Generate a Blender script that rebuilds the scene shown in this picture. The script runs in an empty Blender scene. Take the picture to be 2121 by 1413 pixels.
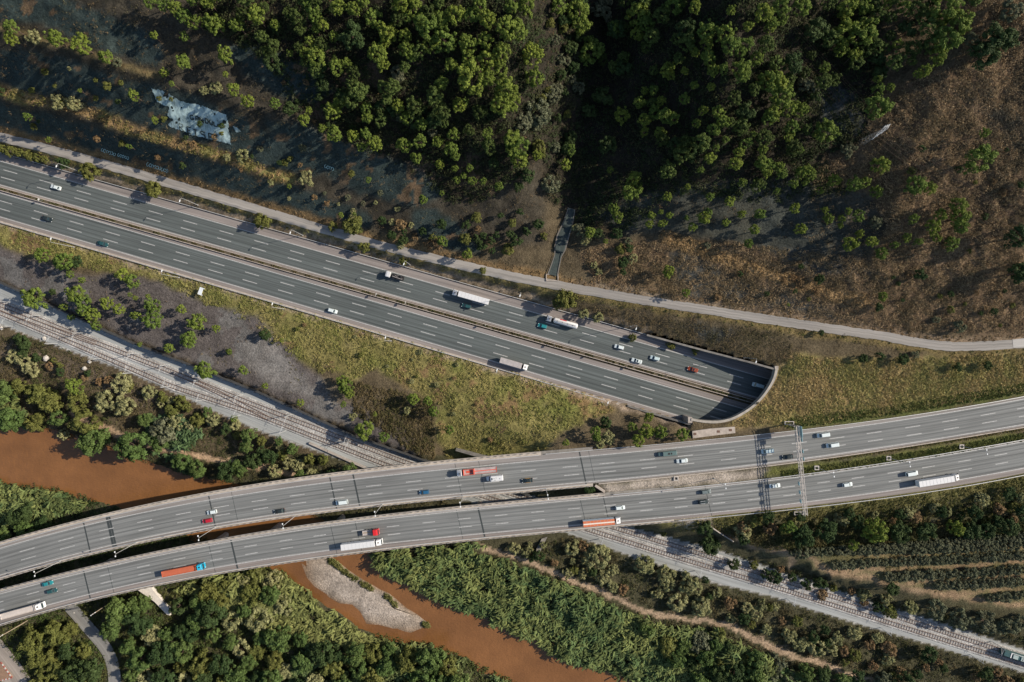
import bpy, math, random
import numpy as np
from mathutils import Vector
random.seed(7); RNG = np.random.default_rng(11)
SC = bpy.context.scene
COL = SC.collection
# ------------------------------------------------------------------ scale of the place
CX, CY, S, CAMH = 1060.5, 706.5, 0.22, 280.0
ZD = 11.0            # carriageway level of the two viaducts (motorway = 0)
ZR = -5.0            # railway
ZW = -11.0           # river surface
def U(px, py, z):
    k = S*(CAMH-z)/CAMH
    return ((px-CX)*k, (CY-py)*k, z)
def Ua(px, py, z):
    px, py, z = np.broadcast_arrays(np.asarray(px, float), np.asarray(py, float), np.asarray(z, float))
    k = S*(CAMH-z)/CAMH
    return np.stack([(px-CX)*k, (CY-py)*k, z], -1)
# ------------------------------------------------------------------ mesh helpers
def mesh_np(name, V, F, smooth=False, col=None, uv=None, fmat=None):
    V = np.asarray(V, np.float32); F = np.asarray(F, np.int32)
    m, k = F.shape
    me = bpy.data.meshes.new(name)
    me.vertices.add(len(V)); me.vertices.foreach_set('co', V.ravel())
    me.loops.add(m*k); me.loops.foreach_set('vertex_index', F.ravel())
    me.polygons.add(m); me.polygons.foreach_set('loop_start', np.arange(0, m*k, k, dtype=np.int32))
    if smooth: me.polygons.foreach_set('use_smooth', np.ones(m, bool))
    if fmat is not None: me.polygons.foreach_set('material_index', np.asarray(fmat, np.int32))
    me.update(calc_edges=True)
    if col is not None:
        c = np.ones((len(V), 4), np.float32); c[:, :3] = col
        me.attributes.new('Col', 'FLOAT_COLOR', 'POINT').data.foreach_set('color', c.ravel())
    if uv is not None:
        u = np.asarray(uv, np.float32)[F.ravel()]
        me.uv_layers.new(name='UVMap').data.foreach_set('uv', u.ravel())
    return me
class MB:
    def __init__(s): s.v = []; s.f = []; s.m = []
    def add(s, v, f, mi=0):
        o = len(s.v); s.v += [tuple(p) for p in v]; s.f += [tuple(i+o for i in q) for q in f]; s.m += [mi]*len(f); return s
    def box(s, c, d, mi=0, rz=0, taper=1.0):
        x, y, z = d[0]/2, d[1]/2, d[2]/2; ca, sa = math.cos(rz), math.sin(rz); P = []
        for zz, t in ((-z, 1), (z, taper)):
            for xx, yy in ((-x, -y), (x, -y), (x, y), (-x, y)):
                xx *= t; yy *= t
                P.append((c[0]+xx*ca-yy*sa, c[1]+xx*sa+yy*ca, c[2]+zz))
        return s.add(P, [(3, 2, 1, 0), (4, 5, 6, 7), (0, 1, 5, 4), (1, 2, 6, 5), (2, 3, 7, 6), (3, 0, 4, 7)], mi)
    def tube(s, p0, p1, r0, r1=None, n=6, mi=0):
        r1 = r0 if r1 is None else r1
        a, b = Vector(p0), Vector(p1); d = (b-a)
        if d.length < 1e-6: return s
        d.normalize(); u = d.orthogonal().normalized(); w = d.cross(u)
        P = [a+(u*math.cos(t)+w*math.sin(t))*r0 for t in [2*math.pi*i/n for i in range(n)]]
        P += [b+(u*math.cos(t)+w*math.sin(t))*r1 for t in [2*math.pi*i/n for i in range(n)]]
        F = [(i, (i+1) % n, n+(i+1) % n, n+i) for i in range(n)]+[tuple(range(n-1, -1, -1)), tuple(range(n, 2*n))]
        return s.add(P, F, mi)
    def loft(s, rings, mi=0, caps=True, closed=True):
        n = len(rings[0]); P = [p for r in rings for p in r]; F = []
        for i in range(len(rings)-1):
            for j in range(n if closed else n-1):
                F.append((i*n+j, i*n+(j+1) % n, (i+1)*n+(j+1) % n, (i+1)*n+j))
        if caps and closed:
            F.append(tuple(range(n-1, -1, -1))); F.append(tuple((len(rings)-1)*n+j for j in range(n)))
        return s.add(P, F, mi)
    def quad(s, pts, mi=0): return s.add(pts, [tuple(range(len(pts)))], mi)
    def mesh(s, name, smooth=False):
        me = bpy.data.meshes.new(name); me.from_pydata(s.v, [], s.f)
        if any(s.m): me.polygons.foreach_set('material_index', s.m)
        if smooth: me.polygons.foreach_set('use_smooth', [True]*len(s.f))
        me.update(); return me
def obj(name, me, mats, parent=None, loc=None):
    o = bpy.data.objects.new(name, me); COL.objects.link(o)
    if mats is not None and me is not None:
        ms = mats if isinstance(mats, (list, tuple)) else [mats]
        if len(me.materials) == 0:
            for m in ms: me.materials.append(m)
        else:
            for i, m in enumerate(ms):
                if me.materials[i] != m:
                    o.material_slots[i].link = 'OBJECT'; o.material_slots[i].material = m
    if parent: o.parent = parent
    if loc: o.location = loc
    return o
def tag(o, label, cat, group=None, kind=None):
    if label: o['label'] = label
    if cat: o['category'] = cat
    if group: o['group'] = group
    if kind: o['kind'] = kind
    return o
def thing(name, label, cat, loc, rz=0, group=None):
    o = bpy.data.objects.new(name, None); COL.objects.link(o); o.empty_display_size = .2
    o.location = loc; o.rotation_euler = (0, 0, rz)
    return tag(o, label, cat, group)
def struct(o, label=None): o['kind'] = 'structure'; 
# ------------------------------------------------------------------ numpy noise
_T = np.random.default_rng(3).random((256, 256))
def vn(x, y, seed=0):
    x = np.asarray(x, float)+seed*17.13; y = np.asarray(y, float)+seed*9.71
    xi = np.floor(x).astype(int); yi = np.floor(y).astype(int); fx = x-xi; fy = y-yi
    fx = fx*fx*(3-2*fx); fy = fy*fy*(3-2*fy)
    g = lambda a, b: _T[a & 255, b & 255]
    return (g(xi, yi)*(1-fx)+g(xi+1, yi)*fx)*(1-fy)+(g(xi, yi+1)*(1-fx)+g(xi+1, yi+1)*fx)*fy
def fbm(x, y, sc, seed=0, oct=4):
    t = 0; a = 1; n = 0
    for i in range(oct):
        t = t+a*(vn(np.asarray(x)/sc, np.asarray(y)/sc, seed+i*3)-.5); n += a; a *= .5; sc /= 2.03
    return t/n*2      # about -1..1
def inpoly(x, y, P):
    x = np.asarray(x, float); y = np.asarray(y, float); r = np.zeros(x.shape, bool); j = len(P)-1
    for i in range(len(P)):
        xi, yi = P[i]; xj, yj = P[j]
        if yi != yj:
            r ^= ((yi > y) != (yj > y)) & (x < (xj-xi)*(y-yi)/(yj-yi)+xi)
        j = i
    return r
def dline(x, y, L):
    """distance to a polyline, and arc parameter (index units) of the nearest point"""
    x = np.asarray(x, float); y = np.asarray(y, float); D = np.full(x.shape, 1e9); T = np.zeros(x.shape)
    for i in range(len(L)-1):
        ax, ay = L[i][:2]; bx, by = L[i+1][:2]; dx, dy = bx-ax, by-ay; l2 = dx*dx+dy*dy
        t = np.clip(((x-ax)*dx+(y-ay)*dy)/l2, 0, 1)
        d = np.hypot(x-ax-t*dx, y-ay-t*dy); m = d < D
        D = np.where(m, d, D); T = np.where(m, i+t, T)
    return D, T
# ------------------------------------------------------------------ road lines as seen from above (photo pixels)
def curve(pts, deg=5):
    x = np.array([p[0] for p in pts], float); y = np.array([p[1] for p in pts], float)
    c = np.polyfit((x-1060)/1060, y, min(deg, len(x)-1))
    def f(q):
        q = np.asarray(q, float); qc = np.clip(q, 0, 2121)
        y0 = np.polyval(c, (qc-1060)/1060); d = np.polyval(np.polyder(c), (qc-1060)/1060)/1060
        return y0+d*(q-qc)
    return f
lin = lambda a, b: (lambda x: a+b*np.asarray(x, float))
MU = [lin(318, .2815), lin(333.6, .2835), lin(349.8, .2815), lin(366.2, .281), lin(383, .281), lin(387.2, .281)]
ML = [lin(394.5, .2860), lin(399.7, .2905), lin(415.8, .2905), lin(432.2, .292), lin(449.3, .293), lin(458, .294)]
A_out = curve([(0, 1135.8), (110, 1106), (300, 1061), (339, 1053), (530, 1020), (800, 986), (1070, 958.5), (1335, 933), (1600, 907.6), (1835, 874.5), (2120, 827)])
A_in = curve([(0, 1191.8), (120, 1157), (239, 1127), (400, 1094), (540, 1071), (619, 1060), (1070, 1011), (1335, 986), (1600, 960.5), (1835, 924), (2120, 879.6)])
A_top = curve([(0, 1121.8), (110, 1091), (224, 1062), (255, 1055.5), (540, 1000.5), (746, 971), (1070, 940.7), (1233, 926.7), (1432, 906), (1600, 891), (1649, 884), (1835, 863), (2120, 814.6)])
A_bot = lambda x: A_in(x)+9
B_out = curve([(0, 1229), (100, 1206), (260, 1166), (540, 1107.8), (785, 1079.7), (988, 1055), (1070, 1047.7), (1335, 1021), (1600, 995.5), (1656, 987.8), (1875, 957), (2120, 915)])
B_in = curve([(0, 1281), (97, 1255.5), (188.5, 1231), (331, 1196.6), (540, 1160), (792, 1127), (1070, 1100), (1289, 1078.5), (1557, 1053), (1835, 1018), (2120, 970)])
B_top = lambda x: B_out(x)-10
B_bot = curve([(0, 1296), (100, 1269), (255, 1229), (530, 1174), (785, 1142), (1070, 1112), (1391, 1081), (1473, 1072), (1569, 1063.5), (1835, 1034), (2120, 985)])
lerp = lambda f, g, t: (lambda x: f(x)*(1-t)+g(x)*t)
RIM_OUT = [(1380+a/7.85, 740+b/7.85) for a, b in ((1815, 185), (1795, 300), (1745, 420), (1655, 560), (1562, 680), (1450, 792), (1330, 884), (1200, 962), (1080, 1022), (950, 1058), (800, 1078), (650, 1071), (500, 1050), (400, 1030))]
RIM_IN = [(1380+a/7.85, 740+b/7.85) for a, b in ((1772, 190), (1752, 300), (1702, 415), (1614, 555), (1522, 672), (1412, 778), (1292, 864), (1168, 936), (1052, 990), (930, 1022), (790, 1038), (650, 1034), (500, 1016), (408, 992))]
SERV = [(-300, 210), (0, 284), (120, 314), (240, 347), (370, 385), (540, 436), (660, 472), (785, 508), (920, 541), (1060, 573), (1187, 597), (1315, 619), (1450, 640), (1600, 663), (1720, 681), (1835, 697), (1900, 710), (1960, 718), (2040, 717), (2121, 711), (2400, 690)]
SERVZ = [6, 5, 5, 4.8, 4.6, 4.5, 4.6, 5, 5.5, 6, 6.5, 8, 10, 12, 13, 14, 14.5, 15, 15.5, 16, 18]
RT1 = [(-300, 530), (0, 630), (79, 660.7), (173, 699), (354, 768.8), (540, 843), (848, 960), (1060, 1022), (1284, 1096), (1440, 1143), (1600, 1195.6), (1886, 1286), (2056, 1341), (2400, 1452)]
RT2 = [(-300, 545), (0, 647), (143, 707), (357, 800), (540, 860), (807, 965), (1010, 1030), (1223, 1097.6), (1400, 1153), (1600, 1213.5), (1800, 1276), (2033, 1349), (2120, 1376), (2400, 1465)]
BAL_U = [(-300, 480), (0, 585.6), (120, 640), (272, 710), (400, 759), (540, 815), (734, 904), (884, 956), (1100, 1028), (1310, 1094), (1493, 1142), (1600, 1178), (1809, 1248), (2013, 1310), (2120, 1346), (2400, 1440)]
BAL_L = [(-300, 565), (0, 671), (69, 700), (280, 776), (400, 832), (530, 891), (759, 970), (960, 1035), (1175, 1104), (1315, 1155), (1493, 1211), (1600, 1236), (1758, 1287), (1937, 1338), (2120, 1394), (2400, 1485)]
TRAIL = [(985, 1132), (1060, 1152), (1120, 1174), (1182, 1198), (1264, 1236), (1353, 1272), (1417, 1281), (1493, 1290), (1544, 1315), (1600, 1343), (1656, 1361), (1760, 1395), (1900, 1440)]
TRAIL2 = [(150, 860), (204, 881), (260, 901), (330, 926), (382, 939), (440, 951), (492, 962), (570, 976), (640, 985)]
WATER_L = [(-400, 880), (0, 886), (60, 886), (120, 898), (200, 920), (300, 958), (390, 992), (460, 1000), (560, 1030), (660, 1080), (746, 1147), (800, 1180), (874, 1216), (988.5, 1272), (1060, 1299), (1192, 1369), (1315, 1407), (1600, 1500), (2000, 1640)]
WATER_R = [(1700, 1720), (1300, 1560), (1120, 1440), (1070, 1407), (1001, 1369), (937, 1325), (846, 1327), (785, 1310), (744, 1284), (672, 1240), (614, 1203), (560, 1160), (420, 1110), (320, 1060), (200, 1032), (120, 1008), (25, 997), (0, 988), (-400, 985)]
BAR = [(530+a/3.926, 1053+b/3.926) for a, b in ((390, 415), (420, 570), (480, 640), (560, 700), (640, 745), (700, 765), (780, 795), (840, 830), (870, 880), (890, 920), (1000, 955), (1130, 990), (1250, 997), (1350, 992), (1430, 945), (1390, 915), (1320, 880), (1200, 805), (1080, 690), (1000, 660), (880, 590), (760, 510), (690, 450), (640, 415), (560, 360), (430, 360))]
EMB = [(1120, 944), (1235, 1006), (1262, 1024), (1345, 1087)]+[(x, float(B_bot(x))+3) for x in range(1400, 2500, 60)]+[(x, float(A_top(x))-2) for x in range(2480, 1119, -60)]
CUT = [(-380, 316-.2815*380), (1607.5, 765)]+RIM_IN[1:]+[(1430, 879), (-380, 460-.294*380)]
# ------------------------------------------------------------------ height of the ground: contour lines relaxed into a surface
LINES = [
 (SERV, SERVZ, 13), (BAL_U, ZR, 5), (BAL_L, ZR, 5), (RT1, ZR, 10), (RT2, ZR, 10),
 ([(-300, 100), (0, 190), (150, 230), (290, 277), (430, 314), (520, 343), (640, 385), (760, 420)], [23, 23, 22, 21, 19.5, 17, 13, 10], 8),
 ([(-300, -20), (0, 55), (130, 92), (250, 132), (350, 165), (480, 195), (560, 230), (690, 285), (840, 340), (960, 400)], [43, 42, 41, 39, 37, 35, 32, 27, 21, 15], 8),
 ([(-360, -290), (0, -260), (400, -200), (800, -180), (1050, -200)], [72, 72, 70, 66, 62], 10),
 ([(900, -100), (860, 60), (850, 200), (870, 300)], [56, 47, 36, 26], 8),
 ([(1060, -100), (1050, 60), (1040, 200), (1060, 330), (1080, 420)], [58, 48, 38, 26, 17], 8),
 ([(1270, -250), (1255, -50), (1235, 100), (1215, 250), (1190, 380), (1168, 450), (1152, 545)], [34, 24, 18, 14, 11, 8.5, 6.4], 10),
 ([(1560, -200), (1540, 0), (1510, 120), (1500, 250), (1440, 360), (1400, 450)], [62, 56, 50, 41, 30, 19], 8),
 ([(1770, -150), (1740, 150), (1720, 300), (1680, 400), (1640, 520)], [50, 39, 32, 26, 19], 8),
 ([(2450, -250), (2121, -80), (2000, 100), (1900, 300), (1850, 450), (1830, 560)], [66, 58, 51, 43, 33, 24], 8),
 ([(2470, 150), (2121, 250), (2121, 450), (2121, 620)], [62, 52, 38, 24], 8),
 ([(1370, 485), (1480, 525), (1600, 565), (1700, 600), (1790, 622)], [14, 15, 16, 17.5, 18.5], 9),
 ([(x, 306+.2815*x) for x in (-360, 0, 500, 1000, 1300, 1450, 1560, 1610)], [2, 1.6, 1, 1, 2.6, 5, 8.2, 9], 4),
 ([(x, 470+.294*x) for x in (-360, 0, 500, 900, 1100, 1250, 1350, 1425)], [-.2, -.2, -.3, .1, .6, 1.8, 4.5, 8], 4),
 ([(p[0], p[1]-10) for p in BAL_U[:8]], [-3.2, -3, -2.8, -2.6, -2.4, -2.2, -2.2, -1.5], 4),
 ([(x, 505+.29*x) for x in (-360, 0, 300, 600)], [-1, -1, -1, -1], 5),
 ([(900, 800), (1000, 850), (1090, 900)], [.6, 2.2, 5], 8),
 ([(1180, 910), (1300, 900), (1400, 890)], [8.5, 9, 9.6], 8),
 ([(1650, 760), (1800, 790), (2000, 770), (2121, 760)], [10.5, 11, 12.5, 13], 8),
 ([(1493, 1105), (1600, 1130), (1700, 1150)], [5, 4.5, 4], 5),
 ([(1700, 1080), (1850, 1085), (2000, 1085), (2121, 1080), (2400, 1060)], [5, 5, 5.2, 5.2, 5.5], 8),
 ([(1680, 1185), (1850, 1205), (2000, 1245), (2121, 1262), (2400, 1330)], [2.6, 2, 1, 1, 1], 8),
 ([(1510, 1128), (1600, 1163), (1750, 1215), (1900, 1262), (2013, 1296), (2130, 1328)], -2.2, 4),
 (TRAIL, -7.2, 6), (TRAIL2, -7.4, 5),
 ([(-300, 640), (0, 740), (150, 790), (330, 850), (560, 930), (700, 985)], -5.8, 6),
 ([(1250, 1175), (1400, 1225), (1600, 1275), (1800, 1330), (2000, 1390)], -6, 6),
 ([(-300, 1310), (0, 1330), (200, 1320), (330, 1260), (500, 1240)], -7, 8),
 ([(0, 1420), (250, 1440), (600, 1400), (820, 1420), (900, 1500)], -7.5, 10),
 ([(-360, 1700), (800, 1700)], -7.5, 10), ([(2200, 1500), (2470, 1600), (2470, 1700)], -7, 10),
 ([(0, 1040), (100, 1070), (300, 1090)], -9, 8),
 (WATER_L, -11.2, 3), (WATER_R, -11.2, 3),
]
NAT = 8
gx = np.arange(-360, 2481, NAT); gy = np.arange(-300, 1721, NAT)
GX, GY = np.meshgrid(gx, gy)
def relax(step, init):
    ax = np.arange(-360, 2481, step); ay = np.arange(-300, 1721, step); X, Y = np.meshgrid(ax, ay)
    fix = np.zeros(X.shape, bool); Zc = np.zeros(X.shape)
    for L, z, w in LINES:
        d, t = dline(X, Y, L); m = d < max(w, step*.75)
        zz = np.interp(t, np.arange(len(L)), z) if isinstance(z, (list, tuple)) else z
        Zc = np.where(m, zz, Zc); fix |= m
    for P, z in ((WATER_L+WATER_R, -12.2), (EMB, ZD-.15), (BAL_U+BAL_L[::-1], ZR-.1), (CUT, -.12)):
        m = inpoly(X, Y, P); Zc = np.where(m, z, Zc); fix |= m
    d, t = dline(X, Y, RIM_OUT); m = (d < max(8, step*.8)) & ~inpoly(X, Y, CUT) & ~inpoly(X, Y, EMB); Zc = np.where(m, 9, Zc); fix |= m
    Z = Zc.copy()
    if init is None: Z[~fix] = 5
    else:
        px, py, pz = init
        fx = np.clip((X+360)/px, 0, pz.shape[1]-1.001); fy = np.clip((Y+300)/px, 0, pz.shape[0]-1.001)
        i = fx.astype(int); j = fy.astype(int); a = fx-i; b = fy-j
        zi = pz[j, i]*(1-a)*(1-b)+pz[j, i+1]*a*(1-b)+pz[j+1, i]*(1-a)*b+pz[j+1, i+1]*a*b
        Z = np.where(fix, Zc, zi)
    for it in range(260):
        P = np.pad(Z, 1, mode='edge')
        N = (P[:-2, 1:-1]+P[2:, 1:-1]+P[1:-1, :-2]+P[1:-1, 2:])/4
        Z = np.where(fix, Zc, N)
    return (step, step, Z)
r_ = None
for st in (64, 32, 16, 8): r_ = relax(st, r_)
ZC = r_[2]
def bil(A, st, x, y):
    fx = np.clip((np.asarray(x, float)+360)/st, 0, A.shape[1]-1.001); fy = np.clip((np.asarray(y, float)+300)/st, 0, A.shape[0]-1.001)
    i = fx.astype(int); j = fy.astype(int); a = fx-i; b = fy-j
    return A[j, i]*(1-a)*(1-b)+A[j, i+1]*a*(1-b)+A[j+1, i]*(1-a)*b+A[j+1, i+1]*a*b
FS = 5
fxs = np.arange(-360, 2481, FS); fys = np.arange(-300, 1721, FS)
FX, FY = np.meshgrid(fxs, fys)
FZ = bil(ZC, 8, FX, FY)
# keep built surfaces smooth, roughen the rest
calm = np.ones(FX.shape)
for L, w in ((SERV, 16), (TRAIL, 8), (TRAIL2, 8)):
    d, _ = dline(FX, FY, L); calm = np.minimum(calm, np.clip((d-w)/18, 0, 1))
in_cut = inpoly(FX, FY, CUT); in_emb = inpoly(FX, FY, EMB); in_bal = inpoly(FX, FY, BAL_U+BAL_L[::-1]); in_wat = inpoly(FX, FY, WATER_L+WATER_R)
for P in (CUT, EMB, BAL_U+BAL_L[::-1], WATER_L+WATER_R):
    d, _ = dline(FX, FY, P+[P[0]]); calm = np.minimum(calm, np.clip((d-4)/18, 0, 1)*(~inpoly(FX, FY, P)))
hill = np.clip((540+.0*FX-FY+.25*(FX-1000))/150, .25, 1)
FZ = FZ+calm*hill*(1.5*fbm(FX, FY, 70, 1, 4)+.7*fbm(FX, FY, 18, 5, 3))
FZ[in_cut] = -.12
d, _ = dline(FX, FY, RIM_OUT); m = (d < 9) & ~in_cut & ~in_emb; FZ[m] = 9.0
def Zf(x, y): return bil(FZ, FS, x, y)
def ground_at(X, Y, z0=0):
    z = z0
    for _ in range(14):
        k = S*(CAMH-z)/CAMH; z = .5*z+.5*float(Zf(CX+X/k, CY-Y/k))
    return z
# ------------------------------------------------------------------ materials
def nodes(name):
    m = bpy.data.materials.new(name); m.use_nodes = True
    nt = m.node_tree; b = nt.nodes['Principled BSDF']; return m, nt, b
def noise(nt, sc, det=4, coord='pos', mapscale=None, rough=.6):
    if coord == 'pos': c = nt.nodes.new('ShaderNodeNewGeometry').outputs['Position']
    elif coord == 'uv': c = nt.nodes.new('ShaderNodeTexCoord').outputs['UV']
    else: c = nt.nodes.new('ShaderNodeTexCoord').outputs['Object']
    if mapscale:
        mp = nt.nodes.new('ShaderNodeMapping'); mp.inputs['Scale'].default_value = mapscale
        nt.links.new(c, mp.inputs['Vector']); c = mp.outputs[0]
    n = nt.nodes.new('ShaderNodeTexNoise'); n.inputs['Scale'].default_value = sc
    n.inputs['Detail'].default_value = det; n.inputs['Roughness'].default_value = rough
    nt.links.new(c, n.inputs['Vector']); return n.outputs['Fac']
def rng(nt, v, a, b, lo=.3, hi=.7):
    n = nt.nodes.new('ShaderNodeMapRange'); n.inputs[1].default_value = lo; n.inputs[2].default_value = hi
    n.inputs[3].default_value = a; n.inputs[4].default_value = b; nt.links.new(v, n.inputs[0]); return n.outputs[0]
def mul(nt, a, b):
    n = nt.nodes.new('ShaderNodeMath'); n.operation = 'MULTIPLY'
    for i, v in enumerate((a, b)):
        if isinstance(v, (int, float)): n.inputs[i].default_value = v
        else: nt.links.new(v, n.inputs[i])
    return n.outputs[0]
def scalecol(nt, col, f):
    n = nt.nodes.new('ShaderNodeVectorMath'); n.operation = 'SCALE'
    if isinstance(col, tuple): n.inputs[0].default_value = col[:3]
    else: nt.links.new(col, n.inputs[0])
    nt.links.new(f, n.inputs['Scale']); return n.outputs[0]
def mixc(nt, f, a, b):
    n = nt.nodes.new('ShaderNodeMix'); n.data_type = 'RGBA'
    for s, v in ((n.inputs[0], f), (n.inputs[6], a), (n.inputs[7], b)):
        if isinstance(v, tuple): s.default_value = (*v[:3], 1)
        elif isinstance(v, (int, float)): s.default_value = v
        else: nt.links.new(v, s)
    return n.outputs[2]
def bump(nt, b, h, strength=.4, dist=.1):
    n = nt.nodes.new('ShaderNodeBump'); n.inputs['Strength'].default_value = strength; n.inputs['Distance'].default_value = dist
    nt.links.new(h, n.inputs['Height']); nt.links.new(n.outputs[0], b.inputs['Normal'])
_pm = {}
def pmat(name, c, rough=.6, var=.2, sc=1.5, metal=0, spec=.4, coord='obj', bmp=0):
    key = name
    if key in _pm: return _pm[key]
    m, nt, b = nodes(name)
    f = rng(nt, noise(nt, sc, 5, coord), 1-var, 1+var)
    nt.links.new(scalecol(nt, tuple(c), f), b.inputs['Base Color'])
    b.inputs['Roughness'].default_value = rough; b.inputs['Metallic'].default_value = metal
    b.inputs['Specular IOR Level'].default_value = spec
    if bmp: bump(nt, b, noise(nt, sc*6, 4, coord), bmp, .05)
    _pm[key] = m; return m
def attr(nt, name='Col'):
    a = nt.nodes.new('ShaderNodeAttribute'); a.attribute_name = name; return a.outputs['Color']
def ground_mat():
    m, nt, b = nodes('ground_soil')
    f = mul(nt, rng(nt, noise(nt, .16, 6, rough=.7), .62, 1.38), rng(nt, noise(nt, 1.3, 6, rough=.75), .45, 1.55))
    c = scalecol(nt, attr(nt), f)
    w = rng(nt, noise(nt, .55, 5, rough=.7), 0, .55, .52, .72)
    c2 = scalecol(nt, c, rng(nt, noise(nt, 3.1, 4), .35, .75))
    nt.links.new(mixc(nt, w, c, c2), b.inputs['Base Color'])
    b.inputs['Roughness'].default_value = .95; b.inputs['Specular IOR Level'].default_value = .1
    bump(nt, b, noise(nt, 1.1, 8, rough=.75), .9, .7)
    return m
def asphalt_mat(name, tint, lo=.8, hi=1.2):
    m, nt, b = nodes(name)
    s = rng(nt, noise(nt, 1, 5, 'uv', (.018, 1.6, 1), .55), lo-.1, hi+.1)
    p = rng(nt, noise(nt, 1, 4, 'uv', (.03, .22, 1)), .84, 1.14)
    g = rng(nt, noise(nt, 9, 3), .88, 1.12)
    c = scalecol(nt, attr(nt), mul(nt, mul(nt, s, p), g))
    nt.links.new(c, b.inputs['Base Color']); b.inputs['Roughness'].default_value = .85; b.inputs['Specular IOR Level'].default_value = .25
    return m
def paint_mat():
    m, nt, b = nodes('road_paint')
    f = rng(nt, noise(nt, 1.6, 6, rough=.8), .45, 1.12)
    nt.links.new(scalecol(nt, (.46, .46, .45), f), b.inputs['Base Color']); b.inputs['Roughness'].default_value = .7
    return m
def water_mat():
    m, nt, b = nodes('muddy_water')
    f = mul(nt, rng(nt, noise(nt, .045, 5), .78, 1.2), rng(nt, noise(nt, .22, 4, 'pos', (.5, 1, 1)), .95, 1.05))
    nt.links.new(scalecol(nt, (.180, .082, .030), f), b.inputs['Base Color'])
    b.inputs['Roughness'].default_value = .16; b.inputs['Specular IOR Level'].default_value = .5
    h = nt.nodes.new('ShaderNodeMath'); h.operation = 'ADD'
    nt.links.new(noise(nt, .42, 3, 'pos', (1, .55, 1)), h.inputs[0]); nt.links.new(noise(nt, 1.6, 2, 'pos', (.5, 1, 1)), h.inputs[1])
    bump(nt, b, h.outputs[0], .32, .42)
    return m
def leaf_mat(name, c1, c2, trans=.22):
    m, nt, b = nodes(name)
    oi = nt.nodes.new('ShaderNodeObjectInfo').outputs['Random']
    c = mixc(nt, oi, c1, c2)
    c = mixc(nt, rng(nt, noise(nt, .9, 3), 0, .6), c, tuple(x*.55 for x in c2))
    sep = nt.nodes.new('ShaderNodeSeparateColor'); nt.links.new(attr(nt), sep.inputs[0])
    c = scalecol(nt, c, sep.outputs[0])
    nt.links.new(c, b.inputs['Base Color']); b.inputs['Roughness'].default_value = .75; b.inputs['Specular IOR Level'].default_value = .15
    t = nt.nodes.new('ShaderNodeBsdfTranslucent'); nt.links.new(scalecol(nt, c, rng(nt, oi, 1.05, 1.15)), t.inputs['Color'])
    mx = nt.nodes.new('ShaderNodeMixShader'); mx.inputs[0].default_value = trans
    nt.links.new(b.outputs[0], mx.inputs[1]); nt.links.new(t.outputs[0], mx.inputs[2])
    nt.links.new(mx.outputs[0], nt.nodes['Material Output'].inputs[0]); return m
def stuff_mat(name, trans=.15):
    m, nt, b = nodes(name)
    nt.links.new(attr(nt), b.inputs['Base Color']); b.inputs['Roughness'].default_value = .85; b.inputs['Specular IOR Level'].default_value = .1
    t = nt.nodes.new('ShaderNodeBsdfTranslucent'); nt.links.new(attr(nt), t.inputs['Color'])
    mx = nt.nodes.new('ShaderNodeMixShader'); mx.inputs[0].default_value = trans
    nt.links.new(b.outputs[0], mx.inputs[1]); nt.links.new(t.outputs[0], mx.inputs[2])
    nt.links.new(mx.outputs[0], nt.nodes['Material Output'].inputs[0]); return m
M_ASPH = asphalt_mat('asphalt', None); M_PAINT = paint_mat()
M_CONC = pmat('concrete', (.34, .30, .265), .85, .28, .6, coord='pos')
M_CONCD = pmat('weathered_concrete', (.20, .185, .165), .9, .3, .5, coord='pos')
M_STEEL = pmat('galvanised_steel', (.55, .55, .54), .45, .12, 2, metal=.35)
M_RUST = pmat('rail_steel', (.13, .075, .05), .6, .3, 2)
M_DARK = pmat('black_rubber', (.018, .018, .02), .8, .2, 4)
M_GLASS = pmat('dark_glass', (.015, .03, .035), .12, .2, 2, spec=.6)
M_WOOD = pmat('weathered_wood', (.30, .24, .17), .85, .3, 3)
M_BARK = pmat('bark', (.09, .06, .045), .95, .3, 2)
# ------------------------------------------------------------------ ground colours (what each patch is made of, some with shade mixed in)
JX = FX+9*fbm(FX, FY, 24, 21, 3)+3*fbm(FX, FY, 6, 22, 2); JY = FY+9*fbm(FX, FY, 24, 31, 3)+3*fbm(FX, FY, 6, 32, 2)
def blur(m, n=1):
    m = m.astype(float)
    for _ in range(n):
        P = np.pad(m, 1, mode='edge'); m = (P[:-2, 1:-1]+P[2:, 1:-1]+P[1:-1, :-2]+P[1:-1, 2:]+2*m)/6
    return m
def zone(P, n=2): return blur(inpoly(JX, JY, P), n)
def strip(L, w, n=1):
    d, _ = dline(JX, JY, L); return blur(d < w, n)
Z_ROCKS = [
 [(-400, 110), (0, 212), (150, 252), (300, 292), (420, 328), (560, 372), (700, 418), (770, 448), (760, 480), (640, 448), (540, 418), (400, 376), (200, 322), (0, 268), (-400, 190)],
 [(-400, 0), (0, 98), (120, 118), (220, 150), (330, 178), (420, 205), (520, 250), (640, 320), (690, 345), (640, 372), (520, 330), (430, 298), (290, 258), (150, 214), (0, 175), (-400, 90)],
 [(40, -80), (140, 0), (300, 60), (345, 105), (330, 140), (200, 100), (110, 60), (0, 40), (-200, -40)],
 [(470, 90), (560, 100), (660, 150), (700, 190), (650, 218), (590, 205), (500, 150)],
 [(540, 248), (620, 258), (690, 286), (790, 316), (860, 345), (920, 400), (860, 430), (740, 400), (640, 340)],
 [(850, 440), (900, 430), (960, 470), (1000, 520), (920, 530), (860, 490)]]
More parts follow.
